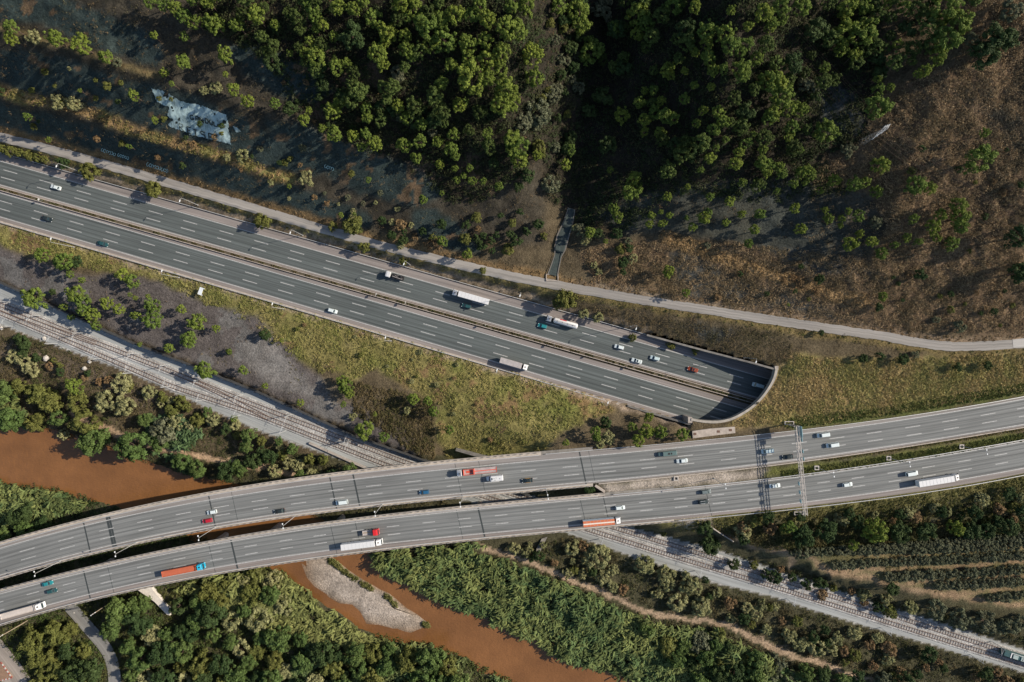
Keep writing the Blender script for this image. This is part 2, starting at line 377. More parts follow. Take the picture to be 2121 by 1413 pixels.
Z_ROCKD = [[(1380, 520), (1440, 520), (1490, 560), (1570, 590), (1690, 625), (1760, 660), (1600, 640), (1470, 625), (1390, 610)],
           [(1560, 505), (1640, 500), (1760, 530), (1830, 560), (1700, 575), (1620, 545)], [(1400, 672), (1450, 674), (1520, 690), (1480, 712)],
           [(1580, 400), (1760, 420), (1750, 500), (1650, 510), (1580, 480)], [(1700, 160), (1780, 200), (1790, 270), (1720, 290), (1690, 220)]]
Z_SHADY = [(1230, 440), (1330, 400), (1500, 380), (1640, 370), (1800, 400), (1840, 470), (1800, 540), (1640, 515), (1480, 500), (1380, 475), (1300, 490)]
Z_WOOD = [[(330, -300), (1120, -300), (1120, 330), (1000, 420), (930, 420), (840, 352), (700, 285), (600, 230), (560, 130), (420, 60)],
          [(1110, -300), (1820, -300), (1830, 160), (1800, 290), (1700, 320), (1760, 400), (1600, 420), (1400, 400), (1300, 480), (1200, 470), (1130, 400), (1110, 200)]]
Z_HILL = [(1640, 520), (1700, 330), (1780, 290), (1820, 200), (1990, 120), (2040, -300), (2480, -300), (2480, 690), (2100, 690), (1900, 690), (1700, 655), (1560, 640), (1400, 620), (1230, 585), (1200, 520), (1330, 500), (1500, 500)]
Z_MEAD = [(-400, 350), (0, 462), (400, 577), (760, 682), (1060, 772), (1240, 826), (1270, 850), (1170, 890), (1130, 930), (1060, 945), (930, 950), (900, 900), (920, 840), (840, 800), (780, 760), (730, 790), (660, 765), (570, 715), (500, 660), (400, 618), (300, 570), (200, 560), (0, 510), (-400, 400)]
Z_SLATE = [(-400, 410), (0, 512), (170, 572), (300, 572), (420, 622), (540, 660), (640, 760), (730, 830), (880, 900), (860, 945), (740, 896), (540, 806), (280, 704), (120, 634), (0, 580), (-400, 470)]
Z_PORT = [(1500, 884), (1560, 850), (1612, 770), (1645, 735), (1760, 745), (2121, 735), (2480, 720), (2480, 760), (2121, 808), (1835, 858), (1650, 880)]
Z_ORCH = [(1560, 1140), (1700, 1150), (1900, 1130), (2480, 1080), (2480, 1330), (2121, 1258), (2000, 1245), (1880, 1215), (1750, 1190)]
Z_MED = [(1233, 1008), (1262, 1022), (1400, 1008), (1620, 985), (1560, 972), (1400, 985)]
cols = np.zeros(FX.shape+(3,)); cols[:] = (.105, .082, .05)
def lay(w, c, a=1.0):
    global cols
    w = (w*a)[..., None]; cols = cols*(1-w)+np.array(c)*w
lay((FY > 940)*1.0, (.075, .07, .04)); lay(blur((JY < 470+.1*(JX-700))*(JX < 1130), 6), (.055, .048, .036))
lay(zone(Z_HILL), (.130, .088, .054)); lay(zone(Z_HILL)*np.clip(fbm(FX, FY, 90, 41)+.2, 0, 1), (.20, .14, .088))
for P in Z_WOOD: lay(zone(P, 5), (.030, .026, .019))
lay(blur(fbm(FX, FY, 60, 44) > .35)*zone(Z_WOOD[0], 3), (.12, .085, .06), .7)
for P in Z_ROCKS: lay(zone(P), (.036, .052, .050), .94)  # rock colour lowered to hold the shade of slopes facing away
for P in Z_ROCKD: lay(zone(P), (.062, .070, .066), .8)
lay(zone(Z_SHADY, 4), (.052, .058, .050), .85)  # shade of the slope turned from the sun, laid in as colour
rock = sum(zone(P) for P in Z_ROCKS)
lay(np.clip(rock, 0, 1)*(fbm(FX+FY*.2, FY-FX*.28, 26, 51, 3) > .42), (.16, .10, .055), .7)
B1 = [(-300, 95), (0, 187), (60, 203), (120, 216), (170, 226), (240, 255), (300, 278), (360, 296), (430, 313), (520, 343), (600, 372)]
B2 = [(0, 55), (60, 78), (130, 95), (250, 135), (330, 160)]
lay(strip(B1, 11), (.26, .175, .085)); lay(strip(B1, 11)*(fbm(FX, FY, 28, 52) > .05), (.15, .15, .05), .8)
lay(strip(B2, 7), (.17, .13, .06), .8)
lay(strip([(x, y-13) for x, y in SERV[:11]], 8), (.22, .145, .07), .85); lay(strip([(x, y+13) for x, y in SERV[:12]], 9), (.19, .155, .065), .9)
lay(strip([(x, y-13) for x, y in SERV[10:]], 5), (.28, .20, .13), .8); lay(strip([(x, y+15) for x, y in SERV[10:]], 6), (.20, .15, .06), .8)
lay(strip([(x, 309+.2815*x) for x in (-300, 700, 1340)], 5), (.30, .235, .17), .9)
lay(strip([(1380, 492), (1480, 528), (1600, 567), (1700, 602), (1790, 624)], 13), (.29, .195, .10)); lay(strip([(1230, 590), (1330, 608), (1500, 640)], 4), (.3, .24, .17), .7)
lay(strip([(1280, 560), (1380, 590), (1400, 600)], 12), (.2, .14, .075), .6)
lay(zone(Z_MEAD), (.205, .178, .066)); lay(zone(Z_MEAD)*np.clip(fbm(FX, FY, 45, 61)*1.6, 0, 1), (.15, .16, .045)); lay(zone(Z_MEAD)*(fbm(FX, FY, 40, 63) > .25), (.20, .125, .065), .8); lay(zone(Z_MEAD)*blur(fbm(FX, FY, 26, 64) > .4, 1), (.10, .085, .045), .7)
lay(strip([(x, 464+.294*x) for x in (-300, 700, 1425)], 4), (.32, .25, .19), .9)
lay(zone(Z_SLATE), (.105, .092, .086)); lay(zone(Z_SLATE)*(fbm(FX, FY, 50, 66) > .15), (.14, .135, .128), .8)
lay(zone([(500, 700), (560, 700), (640, 790), (720, 830), (700, 845), (560, 800), (510, 760)]), (.19, .178, .165), .75)
lay(zone([(640, 730), (720, 790), (800, 800), (900, 840), (900, 940), (850, 930), (760, 850), (690, 830)]), (.105, .082, .05), .8)
lay(zone(Z_PORT), (.27, .195, .09)); lay(zone(Z_PORT)*(fbm(FX, FY, 50, 71) > .0), (.22, .20, .075), .8); lay(strip([(1640, 878), (1835, 856), (2121, 806)], 13), (.085, .105, .03), .8)
lay(strip([(1640, 740), (1617, 770)], 5), (.30, .21, .10), .6); lay(strip([(1625, 738), (1720, 752), (1850, 762)], 2.5, 0), (.33, .21, .11), .8)
lay(zone(Z_ORCH), (.125, .115, .055))
lay(strip([(1560, 1128), (1640, 1136), (1718, 1180), (1810, 1200), (1876, 1219), (1940, 1230), (2120, 1256), (2400, 1300)], 5), (.29, .20, .125))
lay(strip([(1718, 1182), (1880, 1178), (2121, 1163)], 3.5), (.27, .185, .115)); lay(strip([(1870, 1204), (2000, 1200), (2121, 1195)], 3.5), (.27, .185, .115)); lay(strip([(1960, 1228), (2121, 1222)], 3.5), (.27, .185, .115)); lay(strip([(1780, 1158), (2000, 1140), (2121, 1134)], 3), (.25, .18, .10))
lay(strip([(1380, 1086), (1470, 1076), (1570, 1068), (1835, 1040), (2121, 992)], 12), (.15, .135, .05), .8)
lay(zone([(1390, 1072), (1475, 1070), (1475, 1092), (1400, 1086)]), (.36, .31, .26))
lay(strip([(1500, 1100), (1580, 1128), (1650, 1150), (1640, 1170)], 8), (.26, .19, .14), .6)
lay(zone(Z_MED+[]), (.36, .31, .26)); lay(zone([(1600, 965), (1700, 962), (2121, 894), (2121, 915), (1870, 955), (1640, 988), (1580, 992)], 1), (.12, .125, .04))
lay(in_bal*1.0, (.36, .355, .34)); lay(strip(TRAIL, 6, 0), (.36, .265, .18)); lay(strip(TRAIL2, 6, 0), (.42, .29, .185))
lay(blur(in_wat, 1), (.13, .075, .04))
lay(zone([(0, 700), (60, 720), (300, 800), (360, 830), (300, 840), (120, 770), (0, 740)]), (.165, .128, .10), .7)
V = Ua(FX, FY, FZ)
# far skirt so that the land runs on beyond the frame
n0, n1 = FX.shape
idx = np.arange(n0*n1).reshape(n0, n1)
F = np.stack([idx[1:, :-1], idx[1:, 1:], idx[:-1, 1:], idx[:-1, :-1]], -1).reshape(-1, 4)
cz = in_cut.ravel()[F]; zz = FZ.ravel()[F]
bad = cz.any(1) & ~cz.all(1) & ((zz.max(1)-zz.min(1)) > 3.0)
F = F[~bad]
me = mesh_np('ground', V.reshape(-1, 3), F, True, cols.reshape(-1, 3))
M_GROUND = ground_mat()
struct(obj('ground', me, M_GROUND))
ring = np.concatenate([idx[0, :], idx[1:, -1], idx[-1, -2::-1], idx[-2:0:-1, 0]])
RV = V.reshape(-1, 3)[ring]; FVv = RV*np.array([12, 12, 0])+np.array([0, 0, 1])*np.clip(RV[:, 2:3], -8, 60)
k = len(ring); a = np.arange(k); b2 = (a+1) % k
me = mesh_np('land', np.concatenate([RV, FVv]), np.stack([a, b2, b2+k, a+k], 1)[:, ::-1], True, np.tile((.06, .055, .03), (2*k, 1)))
struct(obj('terrain', me, M_GROUND))
# ------------------------------------------------------------------ ribbons that lie on the ground or a deck
def grid_mesh(name, X, Y, Z, col=None, uv=True, mask=None):
    n, k = X.shape; P = Ua(X, Y, Z).reshape(-1, 3); i = np.arange(n*k).reshape(n, k)
    F = np.stack([i[:-1, :-1], i[1:, :-1], i[1:, 1:], i[:-1, 1:]], -1).reshape(-1, 4)
    nz = np.cross(P[F[:, 1]]-P[F[:, 0]], P[F[:, 2]]-P[F[:, 0]])[:, 2]
    F[nz < 0] = F[nz < 0][:, ::-1]
    if mask is not None: F = F[mask(P[F].mean(1), F)]
    u = np.concatenate([[0], np.cumsum(np.linalg.norm(np.diff(P.reshape(n, k, 3)[:, k//2], axis=0), axis=1))])
    v = np.linalg.norm(P.reshape(n, k, 3)-P.reshape(n, k, 3)[:, :1], axis=2)
    UV = np.stack([np.repeat(u[:, None], k, 1), v], -1).reshape(-1, 2)
    return mesh_np(name, P, F, True, col, UV)
def road_grid(edges, xs, z, strips):
    """edges: line functions top to bottom; strips: colour rows sampled between them (per-edge list of (t, colour))"""
    X = []; Y = []; C = []
    for i in range(len(edges)-1):
        for t, c in strips[i]:
            X.append(xs); Y.append(edges[i](xs)*(1-t)+edges[i+1](xs)*t); C.append(np.tile(c, (len(xs), 1)))
    X = np.array(X).T; Y = np.array(Y).T; C = np.array(C).transpose(1, 0, 2)
    return grid_mesh('road', X, Y, np.full(X.shape, float(z)), C.reshape(-1, 3))
sh = (.215, .190, .178); ln = (.094, .107, .106); wt = (.068, .079, .078)
def lane(c=ln, w=wt): return [(.0, c), (.16, c), (.26, w), (.38, c), (.62, c), (.74, w), (.86, c)]
def shoulder(c=sh): return [(0, c), (.5, c), (.96, c)]
def cum(P): return np.concatenate([[0], np.cumsum(np.linalg.norm(np.diff(P, axis=0), axis=1))])
def line_strip(f, xs, z, w):      # a painted line w metres wide
    P = Ua(xs, f(xs), z); T = np.gradient(P, axis=0); T /= np.linalg.norm(T, axis=1)[:, None]; N = np.stack([-T[:, 1], T[:, 0], T[:, 2]*0], 1)
    return P-N*w/2, P+N*w/2
def strips_mesh(name, L):
    V = []; F = []
    for a, b in L:
        n = len(a); o = len(V); V += list(a)+list(b); F += [(o+i, o+i+1, o+n+i+1, o+n+i) for i in range(n-1)]
    V = np.array(V); F = np.array(F); nz = np.cross(V[F[:, 1]]-V[F[:, 0]], V[F[:, 2]]-V[F[:, 0]])[:, 2]; F[nz < 0] = F[nz < 0][:, ::-1]
    return mesh_np(name, V, F)
def marking(road, solid, dashes, xs, z, wd=.32):
    L = [line_strip(f, xs, z, w) for f, w in solid]
    for f, x0s, ln_ in dashes:
        for x0 in x0s: L.append(line_strip(f, np.linspace(x0, x0+ln_, 5), z, wd))
    o = obj('road_marking', strips_mesh('road_marking', L), M_PAINT, road)
def even(pts, lo, hi, step):   # extend measured dash starts both ways
    p = sorted(pts); out = list(p)
    while out[0] > lo: out.insert(0, out[0]-step)
    while out[-1] < hi: out.append(out[-1]+step)
    full = []
    for a, b in zip(out, out[1:]):
        n = max(1, round((b-a)/step)); full += [a+(b-a)*i/n for i in range(n)]
    return full+[out[-1]]
xm = np.arange(-360, 1771, 10.)
mk = lambda E, st, z, xs, nm: obj(nm, road_grid(E, xs, z, st), M_ASPH)
st3 = [shoulder(), lane(), lane(), lane(), shoulder()]
r1 = mk(MU+[lambda x: MU[5](x)+.01], st3+[[(0, sh), (1, sh)]], .02, xm, 'road'); struct(r1)
dm = even([81.5, 159, 234, 308, 379.5, 454.7, 526.7, 601, 675, 751, 902, 1358, 1435.7, 1511], -340, 1700, 74.6)
marking(r1, [(MU[1], .34), (MU[4], .34)], [(MU[2], dm, 29), (MU[3], [x-5 for x in dm], 29)], xm, .035)
ML2 = ML
r2 = mk(ML+[lambda x: ML[5](x)+.01], st3+[[(0, sh), (1, sh)]], .02, xm, 'road'); struct(r2)
dl = even([70, 144, 219, 292, 364, 436, 507.6, 581, 655, 729.5, 803, 876.5, 952, 1101, 1177, 1251, 1326.7, 1400, 1476], -340, 1700, 74)
marking(r2, [(ML[1], .34), (ML[4], .34)], [(ML[2], dl, 29), (ML[3], [x-5 for x in dl], 30)], xm, .035)
xd = np.arange(-380, 2480, 10.)
lnD = (.170, .174, .170); wtD = (.122, .127, .125); shD = (.225, .207, .196)
stD = [[(0, shD), (.5, shD), (.95, shD)], lane(lnD, wtD), lane(lnD, wtD), lane(lnD, wtD), [(0, shD), (.95, shD)], [(0, shD), (1, shD)]]
A_E = [lambda x: A_top(x)+8, A_out, lerp(A_out, A_in, .345), lerp(A_out, A_in, .672), A_in, lambda x: A_in(x)+4, lambda x: A_in(x)+4.01]
r3 = mk(A_E, stD, ZD+.02, xd, 'road'); struct(r3)
dA = even([40.8, 121, 205, 284, 364, 600, 680, 758.5, 841, 922, 1079, 1165.7, 1242, 1325.7, 1404, 1490.5, 1565.6, 1640, 1718, 1795, 1875, 1952, 2031, 2107], -340, 2400, 79)
marking(r3, [(A_out, .36), (A_in, .36)], [(A_E[2], dA, 31), (A_E[3], [x+3 for x in dA], 31)], xd, ZD+.035)
B_E = [lambda x: B_out(x)-4, B_out, lerp(B_out, B_in, .33), lerp(B_out, B_in, .66), B_in, lambda x: B_bot(x)-5, lambda x: B_bot(x)-4.99]
stB = [[(0, shD), (.95, shD)], lane(lnD, wtD), lane(lnD, wtD), lane(lnD, wtD), [(0, sh), (.5, sh), (.95, sh)], [(0, sh), (1, sh)]]
r4 = mk(B_E, stB, ZD+.02, xd, 'road'); struct(r4)
dB = even([55, 130, 206, 284, 358, 433, 505.6, 579, 649, 728, 801, 875, 949, 1025, 1100.7, 1176, 1250, 1323.6, 1396, 1474, 1546.5, 1620.7, 1693, 1764, 1838.5, 1910, 1985, 2060], -340, 2400, 74)
marking(r4, [(B_out, .36), (B_in, .36)], [(B_E[2], dB, 26), (B_E[3], [x+2 for x in dB], 26)], xd, ZD+.035)
# dark expansion joints and a re-laid band across the viaducts
M_JOINT = pmat('bitumen_joint', (.035, .042, .043), .8, .2, 3)
def joints(road, T, Bm, xs):
    L = []
    for x, w in xs:
        q = np.linspace(0, 1, 8); X = x+q*14; Y = T(X)*(1-q)+Bm(X)*q
        P = Ua(X, Y, ZD+.028); L.append((P-np.array([w/2, 0, 0]), P+np.array([w/2, 0, 0])))
    obj('expansion_joint', strips_mesh('joint', L), M_JOINT, road)
joints(r3, lambda x: A_top(x)+8, lambda x: A_in(x)+4, [(173, .6), (221, 1.1), (226, .9), (432, .55), (479, .18), (683, .55), (731, .7), (942, .2), (991, .18), (1200, .6), (1219, .16), (-60, .6)])
joints(r4, lambda x: B_out(x)-4, lambda x: B_bot(x)-5, [(173, .6), (222, .2), (478, .75), (432, .2), (684, .2), (735, .25), (945, .2), (990, .7), (1201, .22), (1249, .35), (-40, .6), (1460, .25)])
def ribbon(name, L, w, z=None, dz=.15, col=(.25, .24, .22), m=None, step=6, jit=0, kind='structure', nv=5):
    P = np.array(L, float); d = np.concatenate([[0], np.cumsum(np.hypot(*np.diff(P, axis=0).T))])
    q = np.arange(0, d[-1], step); x = np.interp(q, d, P[:, 0]); y = np.interp(q, d, P[:, 1])
    for _ in range(8): x[1:-1] = (x[:-2]+2*x[1:-1]+x[2:])/4; y[1:-1] = (y[:-2]+2*y[1:-1]+y[2:])/4
    tx = np.gradient(x); ty = np.gradient(y); l = np.hypot(tx, ty); nx, ny = -ty/l, tx/l
    s = np.linspace(-1, 1, nv)[None, :]*np.full((len(q), 1), w)
    if jit:
        s[:, 0] -= jit*fbm(q, q*0+3, 9, 81); s[:, -1] += jit*fbm(q, q*0+7, 9, 82)
    X = x[:, None]+nx[:, None]*s; Y = y[:, None]+ny[:, None]*s
    Z = (Zf(X, Y) if z is None else np.full(X.shape, float(z)))+dz
    me = grid_mesh(name, X, Y, Z, np.tile(col, (X.size, 1)))
    o = obj(name, me, m or M_ASPH)
    if kind: o['kind'] = kind
    return o
M_GRAVELRD = asphalt_mat('gravel_track', None, .85, 1.15)
ribbon('service_road', SERV, 9.3, None, .2, (.27, .25, .228), M_GRAVELRD, jit=1.6, nv=7)
o = ribbon('service_road', [(2098, 712), (2140, 708)], 9, None, .26, (.40, .38, .355), M_GRAVELRD, nv=3, step=10)
# river
wp = np.array(WATER_L+WATER_R)
bx = [(-400, 850), (2400, 850), (2400, 1720), (-400, 1720)]
me = MB().quad([U(x, y, ZW) for x, y in bx]).mesh('river'); struct(obj('river', me, water_mat()))
# gravel bar
M_PEB = ground_mat(); M_PEB.name = 'pebbles'
bp = np.array(BAR); cen = bp.mean(0); V = []; F = []; C = []
n = len(bp)
for t, z in ((1.1, ZW-.12), (.99, ZW+.06), (.86, ZW+.3), (.5, ZW+.5), (.2, ZW+.6)):
    for p in bp:
        q = cen+(p-cen)*t; q = q+4.0*np.array([fbm(q[0], q[1], 11, 92), fbm(q[0], q[1], 11, 93)]); V.append(U(q[0], q[1], z+.25*fbm(q[0], q[1], 16, 91))); C.append(((.17, .095, .05), (.26, .19, .135), (.30, .245, .195), (.355, .305, .26), (.355, .305, .26))[{11: 0, 10: 1, 9: 2, 5: 3, 2: 4}[int(round(t*10))]])
for r in range(4):
    for i in range(n): F.append((r*n+i, r*n+(i+1) % n, (r+1)*n+(i+1) % n, (r+1)*n+i))
V = np.array(V); F = np.array(F); nz = np.cross(V[F[:, 1]]-V[F[:, 0]], V[F[:, 2]]-V[F[:, 0]])[:, 2]; F[nz < 0] = F[nz < 0][:, ::-1]
F = np.concatenate([F, np.array([[4*n+i, 4*n+(i+1) % n, 4*n+(i+n//3) % n, 4*n+(i+n//3) % n] for i in range(0)]).reshape(-1, 4).astype(int)])
g = mesh_np('gravel_bar', V, F, True, C); struct(obj('gravel_bar', g, M_PEB))
cap = mesh_np('gravel_bar_top', np.array([V[4*n+i] for i in range(n)]+[U(cen[0], cen[1], ZW+.62)]), np.array([(i, (i+1) % n, n, n) for i in range(n)])[:, :3][:, ::-1], True, np.tile((.355, .305, .26), (n+1, 1)))
struct(obj('gravel_bar', cap, M_PEB))
# ------------------------------------------------------------------ railway
def bed(L, Uu, w): pass
M_BAL = ground_mat(); M_BAL.name = 'ballast'
bq = np.linspace(0, 1, 220)
def par(L):
    P = np.array(L, float); d = np.concatenate([[0], np.cumsum(np.hypot(*np.diff(P, axis=0).T))]); q = bq*d[-1]; x = np.interp(q, d, P[:, 0]); y = np.interp(q, d, P[:, 1])
    for _ in range(4): x[1:-1] = (x[:-2]+2*x[1:-1]+x[2:])/4; y[1:-1] = (y[:-2]+2*y[1:-1]+y[2:])/4
    return x, y
(ux, uy), (lx, ly) = par(BAL_U), par(BAL_L); t_ = np.linspace(.03, .97, 7)[None, :]
jit_ = np.zeros((220, 7)); jit_[:, -1] = 3*fbm(bq*220, bq*0, 3, 61); jit_[:, 0] = 1.5*fbm(bq*220, bq*0, 3, 62)
Xb = ux[:, None]*(1-t_)+lx[:, None]*t_; Yb = uy[:, None]*(1-t_)+ly[:, None]*t_+jit_
struct(obj('ballast', grid_mesh('ballast', Xb, Yb, np.full(Xb.shape, ZR-.03), np.tile((.285, .295, .29), (Xb.size, 1))), M_GRAVELRD))
TZ = [0.]
def track(L):
    TZ[0] += .017
    P = np.array(L, float); d = np.concatenate([[0], np.cumsum(np.hypot(*np.diff(P, axis=0).T))])
    q = np.arange(0, d[-1], 4); x = np.interp(q, d, P[:, 0]); y = np.interp(q, d, P[:, 1])
    for _ in range(30): x[1:-1] = (x[:-2]+2*x[1:-1]+x[2:])/4; y[1:-1] = (y[:-2]+2*y[1:-1]+y[2:])/4
    W = Ua(x, y, ZR+TZ[0]); T = np.gradient(W, axis=0); T /= np.linalg.norm(T, axis=1)[:, None]; N = np.stack([-T[:, 1], T[:, 0], 0*T[:, 0]], 1)
    t = thing('railway_track', None, 'track', (0, 0, 0))
    r = MB()
    bm = MB(); 
    ring = lambda i, a, b, z0, z1: [tuple(W[i]+N[i]*a+np.array([0, 0, z0])), tuple(W[i]+N[i]*a*.8+np.array([0, 0, z1])), tuple(W[i]+N[i]*b*.8+np.array([0, 0, z1])), tuple(W[i]+N[i]*b+np.array([0, 0, z0]))]
    bm.loft([ring(i, -2.3, 2.3, -.1, .28) for i in range(len(q))], closed=False, caps=False)
    me = bm.mesh('trackbed'); ca = me.attributes.new('Col', 'FLOAT_COLOR', 'POINT'); ca.data.foreach_set('color', np.tile((.36, .35, .335, 1), (len(me.vertices), 1)).ravel().astype(np.float32))
    obj('trackbed', me, M_BAL, t)
    for s in (-.83, .83):
        rm = MB(); rm.loft([[tuple(W[i]+N[i]*(s+a)+np.array([0, 0, z])) for a, z in ((-.07, .38), (-.07, .62), (.07, .62), (.07, .38))] for i in range(len(q))])
        obj('rail', rm.mesh('rail'), M_RUST, t)
    cl = cum(W); sl = MB(); s = np.arange(.3, cl[-1], 1.25)
    for a in s:
        p = [np.interp(a, cl, W[:, j]) for j in range(3)]; tx = np.interp(a, cl, T[:, 0]); ty = np.interp(a, cl, T[:, 1])
        if abs(p[0]) < 300 and abs(p[1]) < 220: sl.box((p[0], p[1], p[2]+.34), (.30, 2.2, .2), 0, math.atan2(ty, tx))
    obj('sleepers', sl.mesh('sleepers'), pmat('sleeper_concrete', (.29, .26, .235), .9, .25, 1, coord='pos'), t)['kind'] = 'stuff'
    return t
tag(track(RT1), 'rusty railway track on the hill side of the pale ballast', 'track', 'railway tracks crossing under the viaducts')
tag(track(RT2), 'rusty railway track on the river side of the pale ballast', 'track', 'railway tracks crossing under the viaducts')
def on(L, t): P = np.array(L, float); return (np.interp(t, range(len(P)), P[:, 0]), np.interp(t, range(len(P)), P[:, 1]))
tag(track([(354, 768.8), (400, 788), (450, 811), (500, 837), (560, 868)]), 'short crossover track joining the two railway tracks left of the viaducts', 'track')
tag(track([(-300, 537), (0, 638), (60, 662), (120, 684), (200, 712)]), 'siding track merging into the upper railway track at the left edge', 'track')
# ------------------------------------------------------------------ viaducts
def wpts(f, xs, z): return Ua(xs, f(xs), z)
def prism(mb, A, B, z0, z1, mi=0):   # solid between two world polylines
    mb.loft([[(*a[:2], z0), (*a[:2], z1), (*b[:2], z1), (*b[:2], z0)] for a, b in zip(A, B)], mi)
def along(P, step):
    c = cum(P); s = np.arange(0, c[-1], step)
    Q = np.stack([np.interp(s, c, P[:, j]) for j in range(3)], 1); T = np.gradient(Q, axis=0); return Q, np.arctan2(T[:, 1], T[:, 0])
M_PARA = pmat('parapet_concrete', (.40, .355, .31), .85, .22, .5, coord='pos')
def viaduct(label, top, bot, it, ib, xl, xr_t, xr_b, piers):
    t = thing('viaduct', label, 'bridge', (0, 0, 0), 0, 'twin motorway viaducts over the river')
    xs = np.arange(xl, max(xr_t, xr_b)+1, 12.)
    m = MB(); prism(m, wpts(top, xs, ZD), wpts(bot, xs, ZD), ZD-.7, ZD)
    mid = lambda f, g, u: (lambda x: f(x)*(1-u)+g(x)*u)
    prism(m, wpts(mid(top, bot, .2), xs, ZD), wpts(mid(top, bot, .8), xs, ZD), ZD-2.6, ZD-.71)
    obj('deck', m.mesh('deck'), M_CONCD, t)
    for edge, inner, x1, s in ((top, it, xr_t, 1), (bot, ib, xr_b, -1)):
        q = np.arange(xl, x1+1, 12.); p = MB()
        E = wpts(edge, q, ZD); I = wpts(inner, q, ZD)
        prism(p, E, I, ZD+.005, ZD+.22)
        prism(p, E*.85+I*.15, E*.62+I*.38, ZD+.22, ZD+.72)
        Q, an = along(E*.76+I*.24, 2.9)
        for a, b in zip(Q, an):
            if abs(a[0]) < 260: p.box((a[0], a[1], ZD+.95), (1.0, .3, .5), 1, b)  # long dark posts, toned to stand for shadow gaps along the railing
        for dz in (1.05,):
            for a, b in zip(Q[:-1], Q[1:]): p.tube((a[0], a[1], ZD+dz), (b[0], b[1], ZD+dz), .07, n=4)
        obj('parapet', p.mesh('parapet'), [M_PARA, M_CONCD], t)
        gq = np.arange(xl, x1+1, 12.); G = wpts(inner, gq, ZD); g = MB()
        Q, an = along(G*.92+E*.08, 4.2)
        for a, b in zip(Q, an):
            if abs(a[0]) < 260: g.box((a[0], a[1], ZD+.42), (.14, .14, .5), 0, b)
        for a, b in zip(Q[:-1], Q[1:]): g.tube((a[0], a[1], ZD+.72), (b[0], b[1], ZD+.72), .15, n=4)
        obj('crash_rail', g.mesh('crash_rail'), M_STEEL, t)
    for x in piers:
        a = Vector(U(x, float(mid(top, bot, .25)(x)), ZD)); b = Vector(U(x+6, float(mid(top, bot, .75)(x+6)), ZD))
        z0 = min(ground_at(a.x, a.y), -6)-2; m = MB()
        for c in (a, b): m.tube((c.x, c.y, z0), (c.x, c.y, ZD-3.9), 1.3, 1.2, 14)
        an = math.atan2(b.y-a.y, b.x-a.x); c = (a+b)/2
        m.box((c.x, c.y, ZD-3.25), ((b-a).length+5, 2.6, 1.25), 0, an)
        obj('pier', m.mesh('pier'), M_CONC, t)
    return t
viaduct('northern viaduct deck carrying the carriageway nearer the tunnel mouth', A_top, lambda x: A_in(x)+10, lambda x: A_top(x)+8, lambda x: A_in(x)+4, -380, 1120, 1236, [-60, 173, 432, 683, 942])
viaduct('southern viaduct deck carrying the carriageway with the orange striped lorry', B_top, B_bot, lambda x: B_out(x)-4, lambda x: B_bot(x)-5, -380, 1262, 1400, [-60, 173, 420, 540, 684, 990, 1240])
# kerb walls and rails where the carriageways run on land
def low_wall(name, label, f, w, x0, x1, z, h, m, cat='barrier', posts=0, grp=None):
    q = np.arange(x0, x1+1, 10.); P = wpts(f, q, z); T = np.gradient(P, axis=0); T /= np.linalg.norm(T, axis=1)[:, None]; N = np.stack([-T[:, 1], T[:, 0], 0*T[:, 0]], 1)
    b = MB(); 
    if posts:
        Q, an = along(P, posts)
        for a, r in zip(Q, an): b.box((a[0], a[1], z+h*.45), (.12, .12, h*.9), 0, r)
        A = P-N*.05; B = P+N*.05; b.loft([[(*p[:2], z+h-.32), (*p[:2], z+h), (*s[:2], z+h), (*s[:2], z+h-.32)] for p, s in zip(P-N*w/2, P+N*w/2)])
    else: prism(b, P-N*w/2, P+N*w/2, z, z+h)
    return tag(obj(name, b.mesh(name), m), label, cat, grp)
M_KERB = pmat('kerb_concrete', (.36, .31, .265), .85, .25, .7, coord='pos')
low_wall('guardrail', 'steel guardrail along the upper edge of the motorway below the service road', lambda x: MU[0](x)-1.5, .22, -360, 1590, 0, .8, M_STEEL, 'guardrail', 4)
low_wall('guardrail', 'steel guardrail along the lower edge of the motorway above the grassy bank', lambda x: ML[5](x)+2.5, .22, -360, 1425, 0, .8, M_STEEL, 'guardrail', 4)
low_wall('kerb', 'pale concrete drain kerb beside the lower edge of the motorway', lambda x: ML[5](x)+.9, .7, -360, 1425, 0, .14, M_KERB, 'kerb')
low_wall('guardrail', 'guardrail on the embankment edge between tunnel mouth and gantry road', lambda x: A_top(x)+6, .2, 1130, 2400, ZD, .8, M_STEEL, 'guardrail', 4)
low_wall('guardrail', 'guardrail along the grass median of the gantry road', lambda x: B_out(x)-5, .2, 1270, 2400, ZD, .8, M_STEEL, 'guardrail', 4)
low_wall('guardrail', 'guardrail at the outer edge of the gantry road above the orchard', lambda x: B_bot(x)-2, .2, 1405, 2400, ZD, .8, M_STEEL, 'guardrail', 4)
low_wall('kerb', 'concrete kerb along the inner edge of the upper gantry carriageway', lambda x: A_in(x)+6, .45, 1240, 2400, ZD, .2, M_KERB, 'kerb')
ret = [(x-2, y-1) for x, y in BAL_U[:9]]
